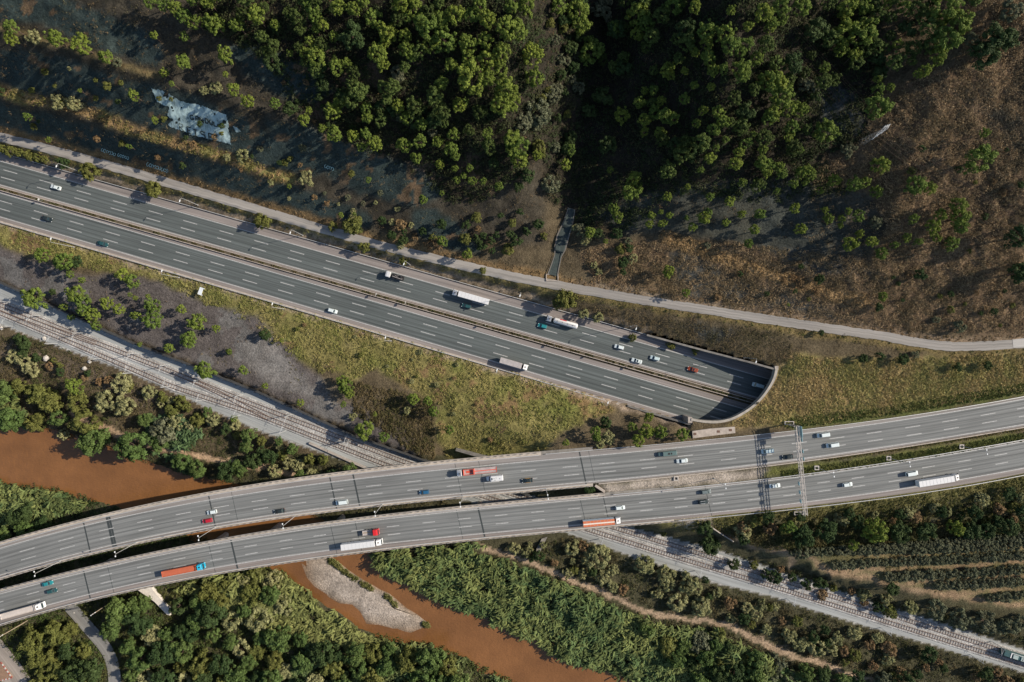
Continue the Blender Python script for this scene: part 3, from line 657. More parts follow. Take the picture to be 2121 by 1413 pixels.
def wall_px(name, label, L, w, z0, z1, m, cat='wall', step=8):
    P = np.array(L, float); d = np.concatenate([[0], np.cumsum(np.hypot(*np.diff(P, axis=0).T))]); q = np.arange(0, d[-1]+.1, step)
    x = np.interp(q, d, P[:, 0]); y = np.interp(q, d, P[:, 1]); z0 = np.broadcast_to(np.interp(q, d, z0) if np.ndim(z0) else z0, q.shape); z1 = np.broadcast_to(np.interp(q, d, z1) if np.ndim(z1) else z1, q.shape)
    W = Ua(x, y, z1); T = np.gradient(W, axis=0); T /= np.linalg.norm(T[:, :2], axis=1)[:, None]; N = np.stack([-T[:, 1], T[:, 0], 0*T[:, 0]], 1)
    b = MB(); b.loft([[(*(a-n*w/2)[:2], lo), (*(a-n*w/2)[:2], hi), (*(a+n*w/2)[:2], hi), (*(a+n*w/2)[:2], lo)] for a, n, lo, hi in zip(W, N, z0, z1)])
    return tag(obj(name, b.mesh(name), m), label, cat)
wall_px('retaining_wall', 'long dark retaining wall between the pine bank and the railway', ret, .7, -6, -2.0, pmat('dark_wall', (.045, .045, .045), .9, .3, .6, coord='pos'))
wall_px('retaining_wall', 'low pale concrete wall between the railway and the reeds', [(640, 918), (700, 945), (762, 972)], .8, -7, -3.9, M_CONC)
wall_px('retaining_wall', 'triangular dark abutment wall under the grass beside the northern viaduct', [(944, 932), (1000, 948), (1060, 960)], .9, -6, [1.0, 3.5, 6], M_CONCD)
wall_px('retaining_wall', 'concrete side wall of the motorway cutting above the tunnel mouth', [(1340, 694), (1470, 729), (1560, 752), (1606, 765)], .8, -.2, [2.6, 5.2, 8, 9.2], M_CONCD)
wall_px('retaining_wall', 'concrete side wall of the motorway cutting beside the roadside trees', [(1300, 841), (1370, 862), (1431, 880)], .8, -.2, [1.6, 4.5, 8.6], M_CONCD)
wall_px('wing_wall', 'slanting concrete wing wall closing the gap between the two carriageways', [(1233, 1006), (1259, 1023)], 1.0, 2, ZD+.2, M_KERB)
wall_px('retaining_wall', 'pale wall slanting down beside the trees right of the viaduct', [(1473, 1092), (1500, 1110), (1522, 1124)], .4, 0, [9.0, 5.6, 4.3], M_CONC)
# tunnel mouth
pt = thing('tunnel_portal', 'curved concrete tunnel mouth swallowing the motorway', 'tunnel', (0, 0, 0))
def res(L, n):
    P = np.array(L, float); d = np.concatenate([[0], np.cumsum(np.hypot(*np.diff(P, axis=0).T))]); q = np.linspace(0, d[-1], n)
    x = np.interp(q, d, P[:, 0]); y = np.interp(q, d, P[:, 1])
    for _ in range(3): x[1:-1] = (x[:-2]+2*x[1:-1]+x[2:])/4; y[1:-1] = (y[:-2]+2*y[1:-1]+y[2:])/4
    return x, y
ox, oy = res(RIM_OUT, 50); ix, iy = res(RIM_IN, 50)
O = Ua(ox, oy, 9.2); I = Ua(ix, iy, 9.2)
m = MB(); m.loft([[(*o[:2], 8.2), (*o[:2], 9.45), (*i[:2], 9.45), (*i[:2], 6.6), (*(i+(o-i)*.9)[:2], 6.6)] for o, i in zip(O, I)])
obj('coping', m.mesh('coping'), pmat('portal_concrete', (.33, .30, .26), .85, .2, .6, coord='pos'), pt)
a, b = Vector(O[-1]), Vector(I[-1]); m = MB(); m.box(((a.x+b.x)/2-.4, (a.y+b.y)/2-.3, 4.4), (1.8, 2.6, 9.6)); obj('end_pillar', m.mesh('end_pillar'), M_CONC, pt); m = MB(); a, b = Vector(O[0]), Vector(I[0]); m.box(((a.x+b.x)/2, (a.y+b.y)/2+.4, 4.4), (1.6, 1.6, 9.9))
obj('end_pillar', m.mesh('end_pillar'), M_CONC, pt)
xs = np.arange(1440, 1771, 15.); m = MB()
for f, s, x0 in ((lambda x: MU[0](x)-3, 1, 1590), (lambda x: ML[5](x)+4, -1, 1440)):
    q = xs[xs >= x0]; P = wpts(f, q, 0); prism(m, P, P+np.array([0, s*.6, 0]), -.3, 8)
C_ = [U(1520, 900, 0), U(1640, 755, 0), U(1800, 800, 0), U(1790, 1000, 0)]
m.quad([(p[0], p[1], 7.7) for p in C_][::-1])
obj('lining', m.mesh('lining'), M_CONCD, pt)
# median planter of the motorway
q = np.arange(-360, 1640, 12.); c = lambda x: MU[4](x)+8+.0015*x
t = thing('median_planter', 'long concrete planter of dry scrub dividing the motorway', 'planter', (0, 0, 0))
for k_ in (-3.4, 3.4):
    P = wpts(lambda x: c(x)+k_, q, 0); w = MB(); prism(w, P-np.array([0, .16, 0]), P+np.array([0, .16, 0]), 0, .75); obj('side_wall', w.mesh('side_wall'), M_KERB, t)
P = wpts(c, q, 0); w = MB(); prism(w, P-np.array([0, .55, 0]), P+np.array([0, .55, 0]), 0, .55); obj('soil', w.mesh('soil'), pmat('planter_soil', (.085, .068, .042), .95, .35, 1.2, coord='pos'), t)
# ------------------------------------------------------------------ street lamps
def lamp_meshes():
    p = MB().tube((0, 0, -.5), (0, 0, 14), .13, .07, 8); p.box((0, 0, .12), (.5, .5, .24))
    a = MB().tube((0, 0, 13.9), (.5, 0, 14.35), .06, n=6).tube((.5, 0, 14.35), (1.1, 0, 14.55), .05, n=6)
    h = MB().loft([[(.95+x, y*w, 14.57+z) for y, z in ((-1, 0), (-.8, .14), (.8, .14), (1, 0))] for x, w in ((0, .12), (.25, .22), (.8, .24), (1.05, .1))])
    return p.mesh('pole'), a.mesh('arm'), h.mesh('lamp_head')
LM = lamp_meshes(); M_LAMP = pmat('lamp_grey', (.38, .38, .37), .5, .1, 3); M_LAMPH = pmat('lamp_head_white', (.72, .74, .74), .4, .1, 3)
ords = ['first', 'second', 'third', 'fourth', 'fifth', 'sixth', 'seventh', 'eighth', 'ninth', 'tenth', 'eleventh', 'twelfth', 'thirteenth', 'fourteenth', 'fifteenth', 'sixteenth']
def lamp(px, py, z, az, label, grp, double=False):
    x, y, _ = U(px, py, z); t = thing('street_lamp', label, 'street lamp', (x, y, z), 0, grp)
    obj('pole', LM[0], M_LAMP, t)
    for r in ([az] if not double else [az, az+math.pi]):
        a = obj('arm', LM[1], M_LAMP, t); a.rotation_euler.z = r; obj('lamp_head', LM[2], M_LAMPH, a)
        if double: a.scale.x = .6
th = math.atan(.29)
for i, p in enumerate([(168, 357), (410, 425), (627, 487.5), (850, 549), (1078, 611), (1306, 676), (1541, 741)]):
    lamp(*p, float(Zf(*p)), -math.pi/2-th, '%s lamp from the left on the upper verge of the motorway' % ords[i], 'street lamps on the upper verge')
for i, p in enumerate([(153, 512), (371, 575), (588, 640), (810, 706), (1029, 770), (1247, 834)]):
    lamp(*p, float(Zf(*p)), math.pi/2-th, '%s lamp from the left on the grassy lower motorway verge' % ords[i], 'street lamps on the lower verge')
for i, p in enumerate([(125, 1162.5), (283, 1124), (446, 1092.5), (611.5, 1069), (792, 1045), (959, 1027), (1131, 1012)]):
    lamp(*p, ZD+.2, math.pi/2+.15, '%s twin armed lamp from the left in the gap between the viaducts' % ords[i], 'twin lamps between the viaducts', True)
for i, p in enumerate([(1479, 991), (1691, 968), (1840, 948), (1991, 924)]):
    lamp(*p, ZD-.1, math.pi/2+.15, '%s twin armed lamp from the left on the median of the gantry road' % ords[i], 'twin lamps on the gantry road median', True)
M_BOX = pmat('footing_concrete', (.45, .41, .37), .85, .15, 1)
for i, p in enumerate([(1691, 969), (1840, 949), (1991, 925), (1400, 991)]):
    x, y, _ = U(*p, ZD); b = MB()
    for dx, dy, sx, sy in ((0, .75, 2, .35), (0, -.75, 2, .35), (.82, 0, .35, 1.15), (-.82, 0, .35, 1.15)): b.box((x+dx, y+dy, ZD+.15), (sx, sy, .6))
    tag(obj('drain_chamber', b.mesh('drain_chamber'), M_BOX), 'square concrete chamber at the foot of a median lamp, %s from the right' % ['third', 'second', 'first', 'fourth'][i], 'drain', 'square chambers in the gantry road median')
# ------------------------------------------------------------------ sign gantry over the road
g = thing('sign_gantry', 'long steel lattice gantry with overhead signs spanning both carriageways', 'gantry', (0, 0, 0))
p0 = Vector(U(1650, 882, ZD+8.2)); p1 = Vector(U(1668.5, 1068, ZD+8.2)); dv = (p1-p0).normalized(); nv = Vector((-dv.y, dv.x, 0))
M_GAN = pmat('gantry_steel', (.40, .365, .34), .5, .15, 2, metal=.2)
m = MB(); LN = (p1-p0).length
for s in (-.55, .55):
    for dz in (0, 1.5): m.tube(p0+nv*s+Vector((0, 0, dz-.75)), p1+nv*s+Vector((0, 0, dz-.75)), .13, n=6)
n = int(LN/2.6)
for i in range(n):
    a = p0+dv*(LN*i/n); b = p0+dv*(LN*(i+1)/n)
    for s in (-.55, .55):
        m.tube(a+nv*s+Vector((0, 0, -.75)), b+nv*s+Vector((0, 0, .75)), .05, n=4); m.tube(a+nv*s+Vector((0, 0, -.75)), a+nv*s+Vector((0, 0, .75)), .04, n=4)
    for dz in (-.75, .75): m.tube(a-nv*.55+Vector((0, 0, dz)), b+nv*.55+Vector((0, 0, dz)), .03, n=4)
obj('beam', m.mesh('beam'), M_GAN, g)
for e in (p0+dv*.3, p0+dv*(LN*.47), p1-dv*.3):
    m = MB()
    for s in (-.7, .7): m.tube((e.x+nv.x*s, e.y+nv.y*s, ZD-1.5), (e.x+nv.x*s, e.y+nv.y*s, ZD+7.6), .22, n=8)
    if e != p0+dv*(LN*.47): obj('leg', m.mesh('leg'), M_GAN, g)
M_SIGN = pmat('sign_back_blue', (.25, .42, .46), .5, .12, 1.5)
def sign(d, w, h, side, dz=0.):
    c = p0+dv*d+nv*side*1.5+Vector((0, 0, dz)); b = MB(); b.box(tuple(c), (.14, w, h), 0, math.atan2(nv.y, nv.x))
    obj('sign_panel', b.mesh('sign_panel'), M_SIGN, g)
# nv points to the right (towards oncoming traffic of the upper carriageway)?
sd = 1 if nv.x > 0 else -1
sign(2.6, 4.6, 3.8, sd, -.5); sign(6.0, 1.8, 1.6, sd); sign(11, 1.5, 1.3, sd); sign(14.3, 1.5, 1.3, sd)
for d in (24.5, 28.2, 32): sign(d, 1.5, 1.3, -sd)
for lb, p in (('small concrete chamber with a dark slot on the verge by the gantry top', (1634, 876)), ('small concrete chamber with a dark slot below the gantry foot', (1654, 1063))):
    x, y, _ = U(*p, ZD); b = MB()
    for dx, dy, sx, sy in ((0, .6, 4, .25), (0, -.6, 4, .25), (-1.9, 0, .25, 1), (1.9, 0, .25, 1)): b.box((x+dx, y+dy, ZD+.2), (sx, sy, .7))
    tag(obj('drain_chamber', b.mesh('drain_chamber'), M_BOX), lb, 'drain')
# concrete slab with drain covers near the tunnel
L = [(1434, 893), (1470, 888), (1522, 884), (1523, 897), (1480, 902), (1435, 908)]
t = thing('drain_slab', 'pale broken concrete slab with three rusty drain covers by the tunnel mouth', 'slab', (0, 0, 0)); m = MB()
P = [U(x, y, ZD) for x, y in L]; m.loft([[(*p[:2], ZD-.6) for p in P], [(*p[:2], ZD+.12) for p in P]]); obj('slab', m.mesh('slab'), M_KERB, t)
for x, y in ((1439.5, 899), (1488, 894), (1513, 891)):
    c = U(x, y, ZD+.16); obj('drain_cover', MB().box(c, (1.3, 1.0, .06)).mesh('drain_cover'), pmat('rusty_iron', (.12, .07, .05), .8, .3, 3), t)
# drainage chute down the hillside
t = thing('drainage_chute', 'stepped concrete drainage chute running down the gully to the service road', 'drain', (0, 0, 0))
CH = [(1184, 432), (1178, 458), (1166, 490), (1160, 515), (1156, 530), (1149, 555), (1145, 570)]; CW = [7, 9, 11.5, 11, 7, 8.5, 10]
def chx(s0, s1, dz):
    P = np.array(CH, float); q = np.linspace(0, len(CH)-1, 60); x = np.interp(q, range(len(CH)), P[:, 0]); y = np.interp(q, range(len(CH)), P[:, 1]); w = np.interp(q, range(len(CH)), CW)
    X = np.stack([x+w*s for s in np.linspace(s0, s1, 5)], 1); Y = np.stack([y+w*s*.3 for s in np.linspace(s0, s1, 5)], 1)
    Z = Zf(x[:, None], y[:, None]).reshape(-1, 1)+np.zeros((1, 5))+dz; return X, Y, Z
X, Y, Z = chx(-.85, .85, .25); Z = np.round(Z/1.3)*1.3+.5
obj('channel', grid_mesh('channel', X, Y, Z, np.tile((.045, .058, .055), (X.size, 1))*(.75+.5*np.random.default_rng(4).random((X.size, 1)))), M_GRAVELRD, t)
for s in (-1, 1):
    X, Y, Z = chx(s*.85, s*1.08, .9); obj('side_wall', grid_mesh('side_wall', X, Y, Z, np.tile((.17, .155, .135), (X.size, 1))), M_GRAVELRD, t)
c = U(1143.5, 576, 6); b = MB()
for dx, dy, sx, sy in ((0, -1.3, 5.4, .35), (0, 1.6, 5.4, .3), (-2.6, .1, .35, 2.8), (2.6, .1, .35, 2.8)): b.box((c[0]+dx, c[1]+dy, 6.2), (sx, sy, 1.4))
obj('catch_pit', b.mesh('catch_pit'), M_KERB, t)
# grey metal trough among the scrub left of the railway
x, y, _ = U(1118, 1130, -6); z = ground_at(x, y); b = MB(); L0 = [U(px, py, z+.9) for px, py in ((1108, 1154), (1112, 1135), (1122, 1116), (1134, 1112), (1124, 1132), (1113, 1155))]
b.loft([[(*p[:2], z-1) for p in L0], [(*p[:2], z+.9) for p in L0]]); tag(obj('culvert_head', b.mesh('culvert_head'), M_CONCD), 'grey pointed concrete culvert head among bushes below the viaduct', 'culvert')
# ------------------------------------------------------------------ catenary masts, overhead wire
M_MAST = pmat('mast_grey', (.50, .51, .51), .5, .1, 2, metal=.2)
mp = MB(); mp.tube((-.18, 0, -1), (-.12, 0, 8.2), .09, .07, 5).tube((.18, 0, -1), (.12, 0, 8.2), .09, .07, 5); 
for k_ in range(9): mp.tube((-.17, 0, k_*.9), (.17, 0, k_*.9+.7), .04, n=4)
mc = MB().tube((0, 0, 7.6), (0, 3.4, 7.2), .06, n=5).tube((0, 0, 6.2), (0, 2.6, 7.2), .05, n=5).tube((0, 2.4, 7.1), (0, 3.6, 6.2), .04, n=4)
mp, mc = mp.mesh('mast'), mc.mesh('cantilever')
def mast(p, z, az, lab, grp):
    x, y, _ = U(*p, z); t = thing('catenary_mast', lab, 'mast', (x, y, z), az, grp); obj('mast', mp, M_MAST, t); obj('cantilever', mc, M_MAST, t)
ra = -math.atan(.38)
for i, p in enumerate([(28, 676), (120, 712), (211, 743), (277, 772), (354, 800), (423, 828), (497, 860), (592, 892), (721, 912)]):
    mast(p, ZR, ra, '%s catenary mast from the left on the river side of the tracks' % ords[i], 'catenary masts on the river side left of the viaducts')
for i, p in enumerate([(15, 625), (84, 654), (176, 690), (287, 732), (352, 756), (420, 786), (503, 818), (605, 858), (728, 912)]):
    mast(p, ZR, ra+math.pi, '%s catenary mast from the left on the hill side of the tracks' % ords[i], 'catenary masts on the hill side left of the viaducts')
for i, p in enumerate([(1241, 1116), (1440, 1182), (1630, 1240), (1824, 1300), (2010, 1356)]):
    mast(p, ZR, -math.atan(.31), '%s river side catenary mast from the left, right of the viaducts' % ords[i], 'catenary masts on the river side right of the viaducts')
for i, p in enumerate([(1455, 1146), (1650, 1205), (1851, 1266), (2053, 1328)]):
    mast(p, ZR, math.pi-math.atan(.31), '%s hill side catenary mast from the left, right of the viaducts' % ords[i], 'catenary masts on the hill side right of the viaducts')
def wire(L, z, r=.03):
    b = MB(); P = [U(*p, z) for p in L]
    for a, c_ in zip(P, P[1:]): b.tube(a, c_, r, n=3)
    return b
for L, nm in ((RT1, 'hill side'), (RT2, 'river side')):
    tag(obj('contact_wire', wire(L, ZR+6.2, .02).mesh('contact_wire'), M_RUST), 'thin overhead contact wire above the %s railway track' % nm, 'wire')
# ------------------------------------------------------------------ pylon and its lines
M_PYL2 = pmat('shade_toned_tower_steel', (.17, .17, .165), .6, .1, 2); M_PYL = pmat('pylon_steel', (.48, .48, .47), .5, .1, 2)  # tower darker than its arms: shade of the lower lattice put into the steel
px_, py_ = 1783, 296; z = float(Zf(px_, py_)); x, y, _ = U(px_, py_, z); t = thing('power_pylon', 'white steel lattice pylon on the brown hillside', 'pylon', (x, y, z)); H = 17.0
m = MB()
cr = lambda h: [(sx*(.95-.65*h/H), sy*(.95-.65*h/H), h) for sx, sy in ((-1, -1), (1, -1), (1, 1), (-1, 1))]
for k_ in range(4): m.tube((*[v*1 for v in cr(-1)[k_]],), cr(H)[k_], .075, .06, 5)
hs = [0, 2.4, 4.6, 6.6, 8.4, 10, 11.4, 12.7, 13.9, 15, 16, 17]
for a, b_ in zip(hs, hs[1:]):
    A_, B_ = cr(a), cr(b_)
    for k_ in range(4): m.tube(A_[k_], B_[(k_+1) % 4], .03, n=4); m.tube(B_[k_], B_[(k_+1) % 4], .03, n=4)
obj('tower', m.mesh('tower'), M_PYL2, t); ya = .8
for h, w in ((12.4, 3.3), (14.4, 2.8), (16.4, 2.2)):
    a = MB(); d2 = Vector((math.cos(ya), math.sin(ya), 0))
    for s in (-1, 1):
        e = d2*w*s
        for q_ in (-.3, .3): a.tube((q_*d2.y*-1, q_*d2.x, h), (e.x, e.y, h+.1), .07, .05, 5); a.tube((q_*d2.y*-1, q_*d2.x, h+.8), (e.x, e.y, h+.1), .05, n=4)
        obj('insulator', MB().tube((e.x, e.y, h+.05), (e.x, e.y, h-.9), .13, .13, 8).mesh('insulator'), M_LAMPH, t)
    obj('cross_arm', a.mesh('cross_arm'), M_PYL, t)
b = MB(); top = Vector((x, y, z))
for h, w in ((12.4, 3.3), (14.4, 2.8), (16.4, 2.2)):
    for s in (-1, 1):
        st = top+Vector((math.cos(ya)*w*s, math.sin(ya)*w*s, h))
        for far in (U(1500+10*s, -60, 66), U(2220, 560, 60)):
            f = Vector(far)+Vector((math.cos(ya)*w*s, math.sin(ya)*w*s, h-12)); pr = st
            for q_ in range(1, 15): u = q_/14; p = st.lerp(f, u)-Vector((0, 0, 6*u*(1-u))); b.tube(pr, p, .02, n=3); pr = p
tag(obj('power_line', b.mesh('power_line'), M_RUST), 'thin power lines strung from the white pylon across the hillside', 'power line')
# leaning twin wooden poles near the lower left
def wood_pole(p, top_z, label, az=.6):
    z = ground_at(*U(*p, -7)[:2]); x, y, _ = U(*p, z); t = thing('wooden_power_pole', label, 'power pole', (x, y, z), az, 'wooden poles by the southern viaduct')
    m = MB()
    for s in (-1.2, 1.2): m.tube((s, 0, -.5), (s*.35, 0, top_z), .2, .13, 7)
    obj('pole', m.mesh('pole'), M_WOOD, t); m = MB().box((0, 0, top_z-.6), (2.6, .25, .22)).box((0, 0, top_z-2), (1.8, .2, .2)); obj('cross_arm', m.mesh('cross_arm'), M_WOOD, t)
    for s in (-1.1, 0, 1.1): obj('insulator', MB().tube((s, 0, top_z-.5), (s, 0, top_z+.1), .16, .1, 8).mesh('insulator'), M_LAMPH, t)
wood_pole((240, 1241), 16, 'tall twin leg wooden power pole beside the lane below the southern viaduct'); wood_pole((55, 1287), 15, 'twin leg wooden power pole partly off the left edge below the southern viaduct')
# white cabinet and small signs
x, y, _ = U(421, 604, -.3); z = ground_at(x, y); t = thing('motorway_sign', 'pale metal sign board on posts standing on the grassy bank', 'sign', (x, y, z), -.35)
obj('panel', MB().box((0, 0, 2.6), (1.6, 3.4, .35)).box((.9, 1.55, 2.6), (.9, .3, .3)).box((.9, -1.55, 2.6), (.9, .3, .3)).mesh('panel'), pmat('sign_aluminium', (.62, .66, .68), .5, .1, 2), t)
for s in (-1.3, 1.3): obj('post', MB().tube((0, s, -.5), (0, s, 2.5), .1, n=6).mesh('post'), M_STEEL, t)
for i, (px, q_) in enumerate([(91, 0), (782, 1), (842, 1), (1006, 0), (1147, 1), (1228, 0), (1310, 1)]):
    x, y, _ = U(px, float(c_ := MU[4](px)+8), 0); t = thing('median_sign', 'small %s sign on the motorway median, %s from the left' % (('round', 'square')[q_], ords[i]), 'sign', (x, y, .5), -.28, 'small signs on the motorway median')
    obj('post', MB().tube((0, 0, -.4), (0, 0, 3.2), .05, n=6).mesh('post'), M_STEEL, t)
    obj('disc' if not q_ else 'panel', (MB().tube((-.03, 0, 2.7), (.03, 0, 2.7), .55, n=16) if not q_ else MB().box((0, 0, 2.7), (.06, 1.3, .9))).mesh('panel'), M_STEEL, t)
# pale boulders
M_ROCK = pmat('pale_rock', (.42, .39, .35), .9, .25, 1.2)
for i, (p, lb) in enumerate([((98, 742), 'large pale boulder below the railway, beside a small bright bush'), ((178, 763), 'rounded white boulder lying in the purple scrub below the railway'), ((189, 749), 'small pale boulder against a mast below the railway'), ((95, 701), 'low orange tinted stone block at the edge of the ballast'), ((7, 680), 'pale boulder beside the leftmost mast'), ((151, 1271), 'pale boulder in the thicket left of the wooden pole')]):
    x, y, _ = U(*p, -6); z = ground_at(x, y); R = [1.3, 1.0, .8, .9, .8, .7][i]; V = []; n = 9
    m = MB(); rr = random.Random(i)
    rings = [[(x+math.cos(a)*R*r*(1+.25*rr.uniform(-1, 1)), y+math.sin(a)*R*r*(1+.25*rr.uniform(-1, 1)), z+h*R) for a in [2*math.pi*k_/n for k_ in range(n)]] for r, h in ((.95, -.3), (1.05, .3), (.8, .75), (.35, .98))]
    m.loft(rings); tag(obj('boulder', m.mesh('boulder'), M_ROCK), lb, 'boulder')
# ------------------------------------------------------------------ painted rock face with lettering
def drape(name, poly, dz, c, m, edge=0):
    P = np.array(poly); x0, y0 = P.min(0); x1, y1 = P.max(0); X, Y = np.meshgrid(np.arange(x0, x1+2, 1.6), np.arange(y0, y1+2, 1.6))
    jx = X+edge*fbm(X, Y, 9, 95, 3); jy = Y+edge*fbm(X, Y, 9, 96, 3); ins = inpoly(jx, jy, poly) & ~((fbm(X, Y, 14, 97, 4) < -.62) & (edge > 0)) & ~((fbm(X*1.0, Y*.35, 5, 99, 3)+(330-Y)/160. > 1.25) & (edge > 0))
    insf = ins.ravel(); return grid_mesh(name, X, Y, Zf(X, Y)+dz, np.tile(c, (X.size, 1)), mask=lambda cc, F: insf[F].all(1))
GP = [(312, 183), (325, 184), (350, 193), (372, 208), (395, 214), (420, 219), (450, 231), (471, 238), (474, 262), (479, 300), (468, 298), (445, 291), (420, 286), (398, 281), (375, 271), (352, 264), (346, 257), (356, 248), (346, 240), (350, 222), (336, 218), (324, 212), (318, 198)]
gm = thing('painted_rock', 'whitewashed patch of rock face with dark graffiti lettering', 'graffiti', (0, 0, 0))
m_, nt, b_ = nodes('whitewash'); f = rng(nt, noise(nt, .45, 6, rough=.8), .5, 1.15, .3, .62); f2 = rng(nt, noise(nt, 1, 4, 'pos', (1.2, .25, .25)), .75, 1.15)
nt.links.new(mixc(nt, rng(nt, noise(nt, .5, 8, 'pos', (1, .5, .5), .8), 0, 1, .36, .54), (.05, .085, .09), scalecol(nt, (.37, .49, .50), f2)), b_.inputs['Base Color']); b_.inputs['Roughness'].default_value = .9
obj('whitewash', drape('whitewash', GP, .14, (1, 1, 1), m_, 2.2), m_, gm)
FONT = {'G': [[(1, .85), (.7, 1), (.25, .95), (0, .6), (.05, .2), (.4, 0), (.9, .1), (1, .45), (.6, .45)]], 'A': [[(0, 0), (.15, 1), (.9, 1), (1, 0)], [(.1, .5), (.95, .5)]],
 'N': [[(0, 0), (0, 1), (1, 0), (1, 1)]], 'D': [[(0, 0), (0, 1), (.6, .95), (1, .5), (.65, .05), (0, 0)]], 'U': [[(0, 1), (0, .2), (.4, 0), (.9, .1), (1, 1)]], 'L': [[(0, 1), (0, 0), (.9, 0)]],
 'R': [[(0, 0), (0, 1), (.8, .95), (.85, .6), (0, .5), (1, 0)]], 'E': [[(1, 1), (0, 1), (0, 0), (1, 0)], [(0, .5), (.8, .5)]], 'I': [[(0, 1), (1, 1)], [(.5, 1), (.5, 0)], [(0, 0), (1, 0)]], 'S': [[(1, .95), (.1, 1), (0, .6), (.95, .5), (1, .1), (0, 0)]],
 'O': [[(.5, 0), (0, .5), (.5, 1), (1, .5), (.5, 0)]]}
def stroke(mb, pts, w):
    for a, b in zip(pts, pts[1:]):
        n = max(2, int(math.hypot(b[0]-a[0], b[1]-a[1])/1.5)); l = math.hypot(b[0]-a[0], b[1]-a[1]) or 1; nx, ny = -(b[1]-a[1])/l*w, (b[0]-a[0])/l*w
        for i in range(n):
            q = []
            for u, s in ((i/n-.02, -1), ((i+1)/n+.02, -1), ((i+1)/n+.02, 1), (i/n-.02, 1)):
                X, Y = a[0]+(b[0]-a[0])*u+nx*s, a[1]+(b[1]-a[1])*u+ny*s; q.append(U(X, Y, float(Zf(X, Y))+.4))
            e = np.cross(np.array(q[1])-q[0], np.array(q[2])-q[0]); mb.quad(q if e[2] > 0 else q[::-1])
def letter(mb, ch, cx, cy, w, h, ang, wd):
    ca, sa = math.cos(ang), math.sin(ang)
    for s in FONT[ch]: stroke(mb, [(cx+(x-.5)*w*ca-(y-.5)*h*.12, cy+(x-.5)*w*sa-(y-.5)*h) for x, y in s], wd)
M_INK = pmat('black_paint', (.006, .014, .015), .8, .2, 2)
for ch, a, b, w, h in (('G', 1030, 675, 8, 9.5), ('A', 1148, 705, 7, 10), ('N', 1243, 733, 7, 9.5), ('D', 1362, 757, 7.5, 9.5), ('U', 1455, 792, 6, 9), ('L', 1550, 825, 7, 8.5), ('A', 1612, 855, 4, 5), ('R', 805, 890, 10, 14), ('E', 970, 955, 7.5, 13), ('I', 1112, 1015, 8, 13.5), ('S', 1275, 1058, 9, 14), ('E', 1445, 1110, 8.5, 15)):
    lm = MB(); letter(lm, ch, 300+a/10.6, 180+b/10.6, w, h, .3, .95 if ch != 'R' else .6); obj('letter', lm.mesh('letter'), M_INK, gm)
w2 = thing('painted_rock', 'small whitewashed triangle of rock right of the lettered patch', 'graffiti', (0, 0, 0)); obj('whitewash', drape('whitewash', [(481, 260), (492, 263), (500, 272), (489, 277)], .16, (1, 1, 1), m_, 1), m_, w2)
M_TEAL = pmat('faded_teal_paint', (.36, .55, .55), .85, .3, 1.5, coord='pos')
for lb, x0, y0, n, hh in (('faint pale graffiti loops on the dark slope, left of two near the service road', 212, 311, 6, 7), ('faint scrawled tag between the two graffiti loops by the service road', 245, 321, 5, 6), ('faint pale graffiti loops on the dark slope, right of two near the service road', 306, 341, 9, 7), ('small pale teal graffiti scrawl on the slope above the roadside scrub', 674, 345, 4, 7)):
    sm = MB(); rr = random.Random(x0)
    for i in range(n):
        cx, cy = x0+i*5, y0+i*1.7; stroke(sm, [(cx+2.3*math.cos(a)+rr.uniform(-.5, .5), cy+hh/2*math.sin(a)+rr.uniform(-.8, .8)) for a in [k_*1.05+i for k_ in range(6)]], .38)
    tag(obj('graffiti', sm.mesh('graffiti'), M_TEAL), lb, 'graffiti')
# ------------------------------------------------------------------ lower left: lane, paved corner, ramp
ribbon('lane', [(120, 1232), (150, 1262), (178, 1295), (205, 1325), (226, 1352), (236, 1385), (240, 1450)], 13, None, .6, (.20, .195, .185), M_GRAVELRD, nv=5)
ribbon('pavement', [(-60, 1290), (-20, 1340), (20, 1390), (60, 1450)], 27, None, .5, (.27, .235, .205), M_GRAVELRD, nv=5)
t = thing('traffic_island', 'triangular traffic island with red and white kerb in the bottom left corner', 'traffic island', (0, 0, 0)); T_ = [(2, 1372), (25, 1404), (-6, 1411), (-22, 1385)]
zt = max(float(Zf(*p)) for p in T_)+.75; m = MB(); m.loft([[(*U(*p, zt)[:2], zt-1.5) for p in T_], [(*U(*p, zt)[:2], zt) for p in T_]]); obj('island', m.mesh('island'), pmat('brown_paving', (.24, .15, .10), .9, .2, 1), t)
for nm, cc, par in (('red_kerb', (.30, .09, .07), 0), ('white_kerb', (.45, .43, .40), 1)):
    m = MB()
    for a, b in zip(T_, T_[1:]+T_[:1]):
        n = 9; A, B = Vector(U(*a, zt)), Vector(U(*b, zt)); an = math.atan2(B.y-A.y, B.x-A.x)
        for i in range(n):
            if i % 2 == par: c = A.lerp(B, (i+.5)/n); m.box((c.x, c.y, zt+.05), ((B-A).length/n*.98, .5, .24), 0, an)
    obj(nm, m.mesh(nm), pmat(nm, cc, .8, .15, 2), t)
RP = [(286, 1223), (310, 1214), (328, 1236), (350, 1260), (352, 1275), (345, 1273), (320, 1247)]; zr = -5.6
m = MB(); m.loft([[(*U(*p, zr)[:2], -9) for p in RP], [U(*p, zr) for p in RP]]); tag(obj('concrete_ramp', m.mesh('concrete_ramp'), pmat('white_concrete', (.58, .54, .49), .85, .15, 1)), 'bright white concrete ramp emerging from under the southern viaduct', 'ramp')
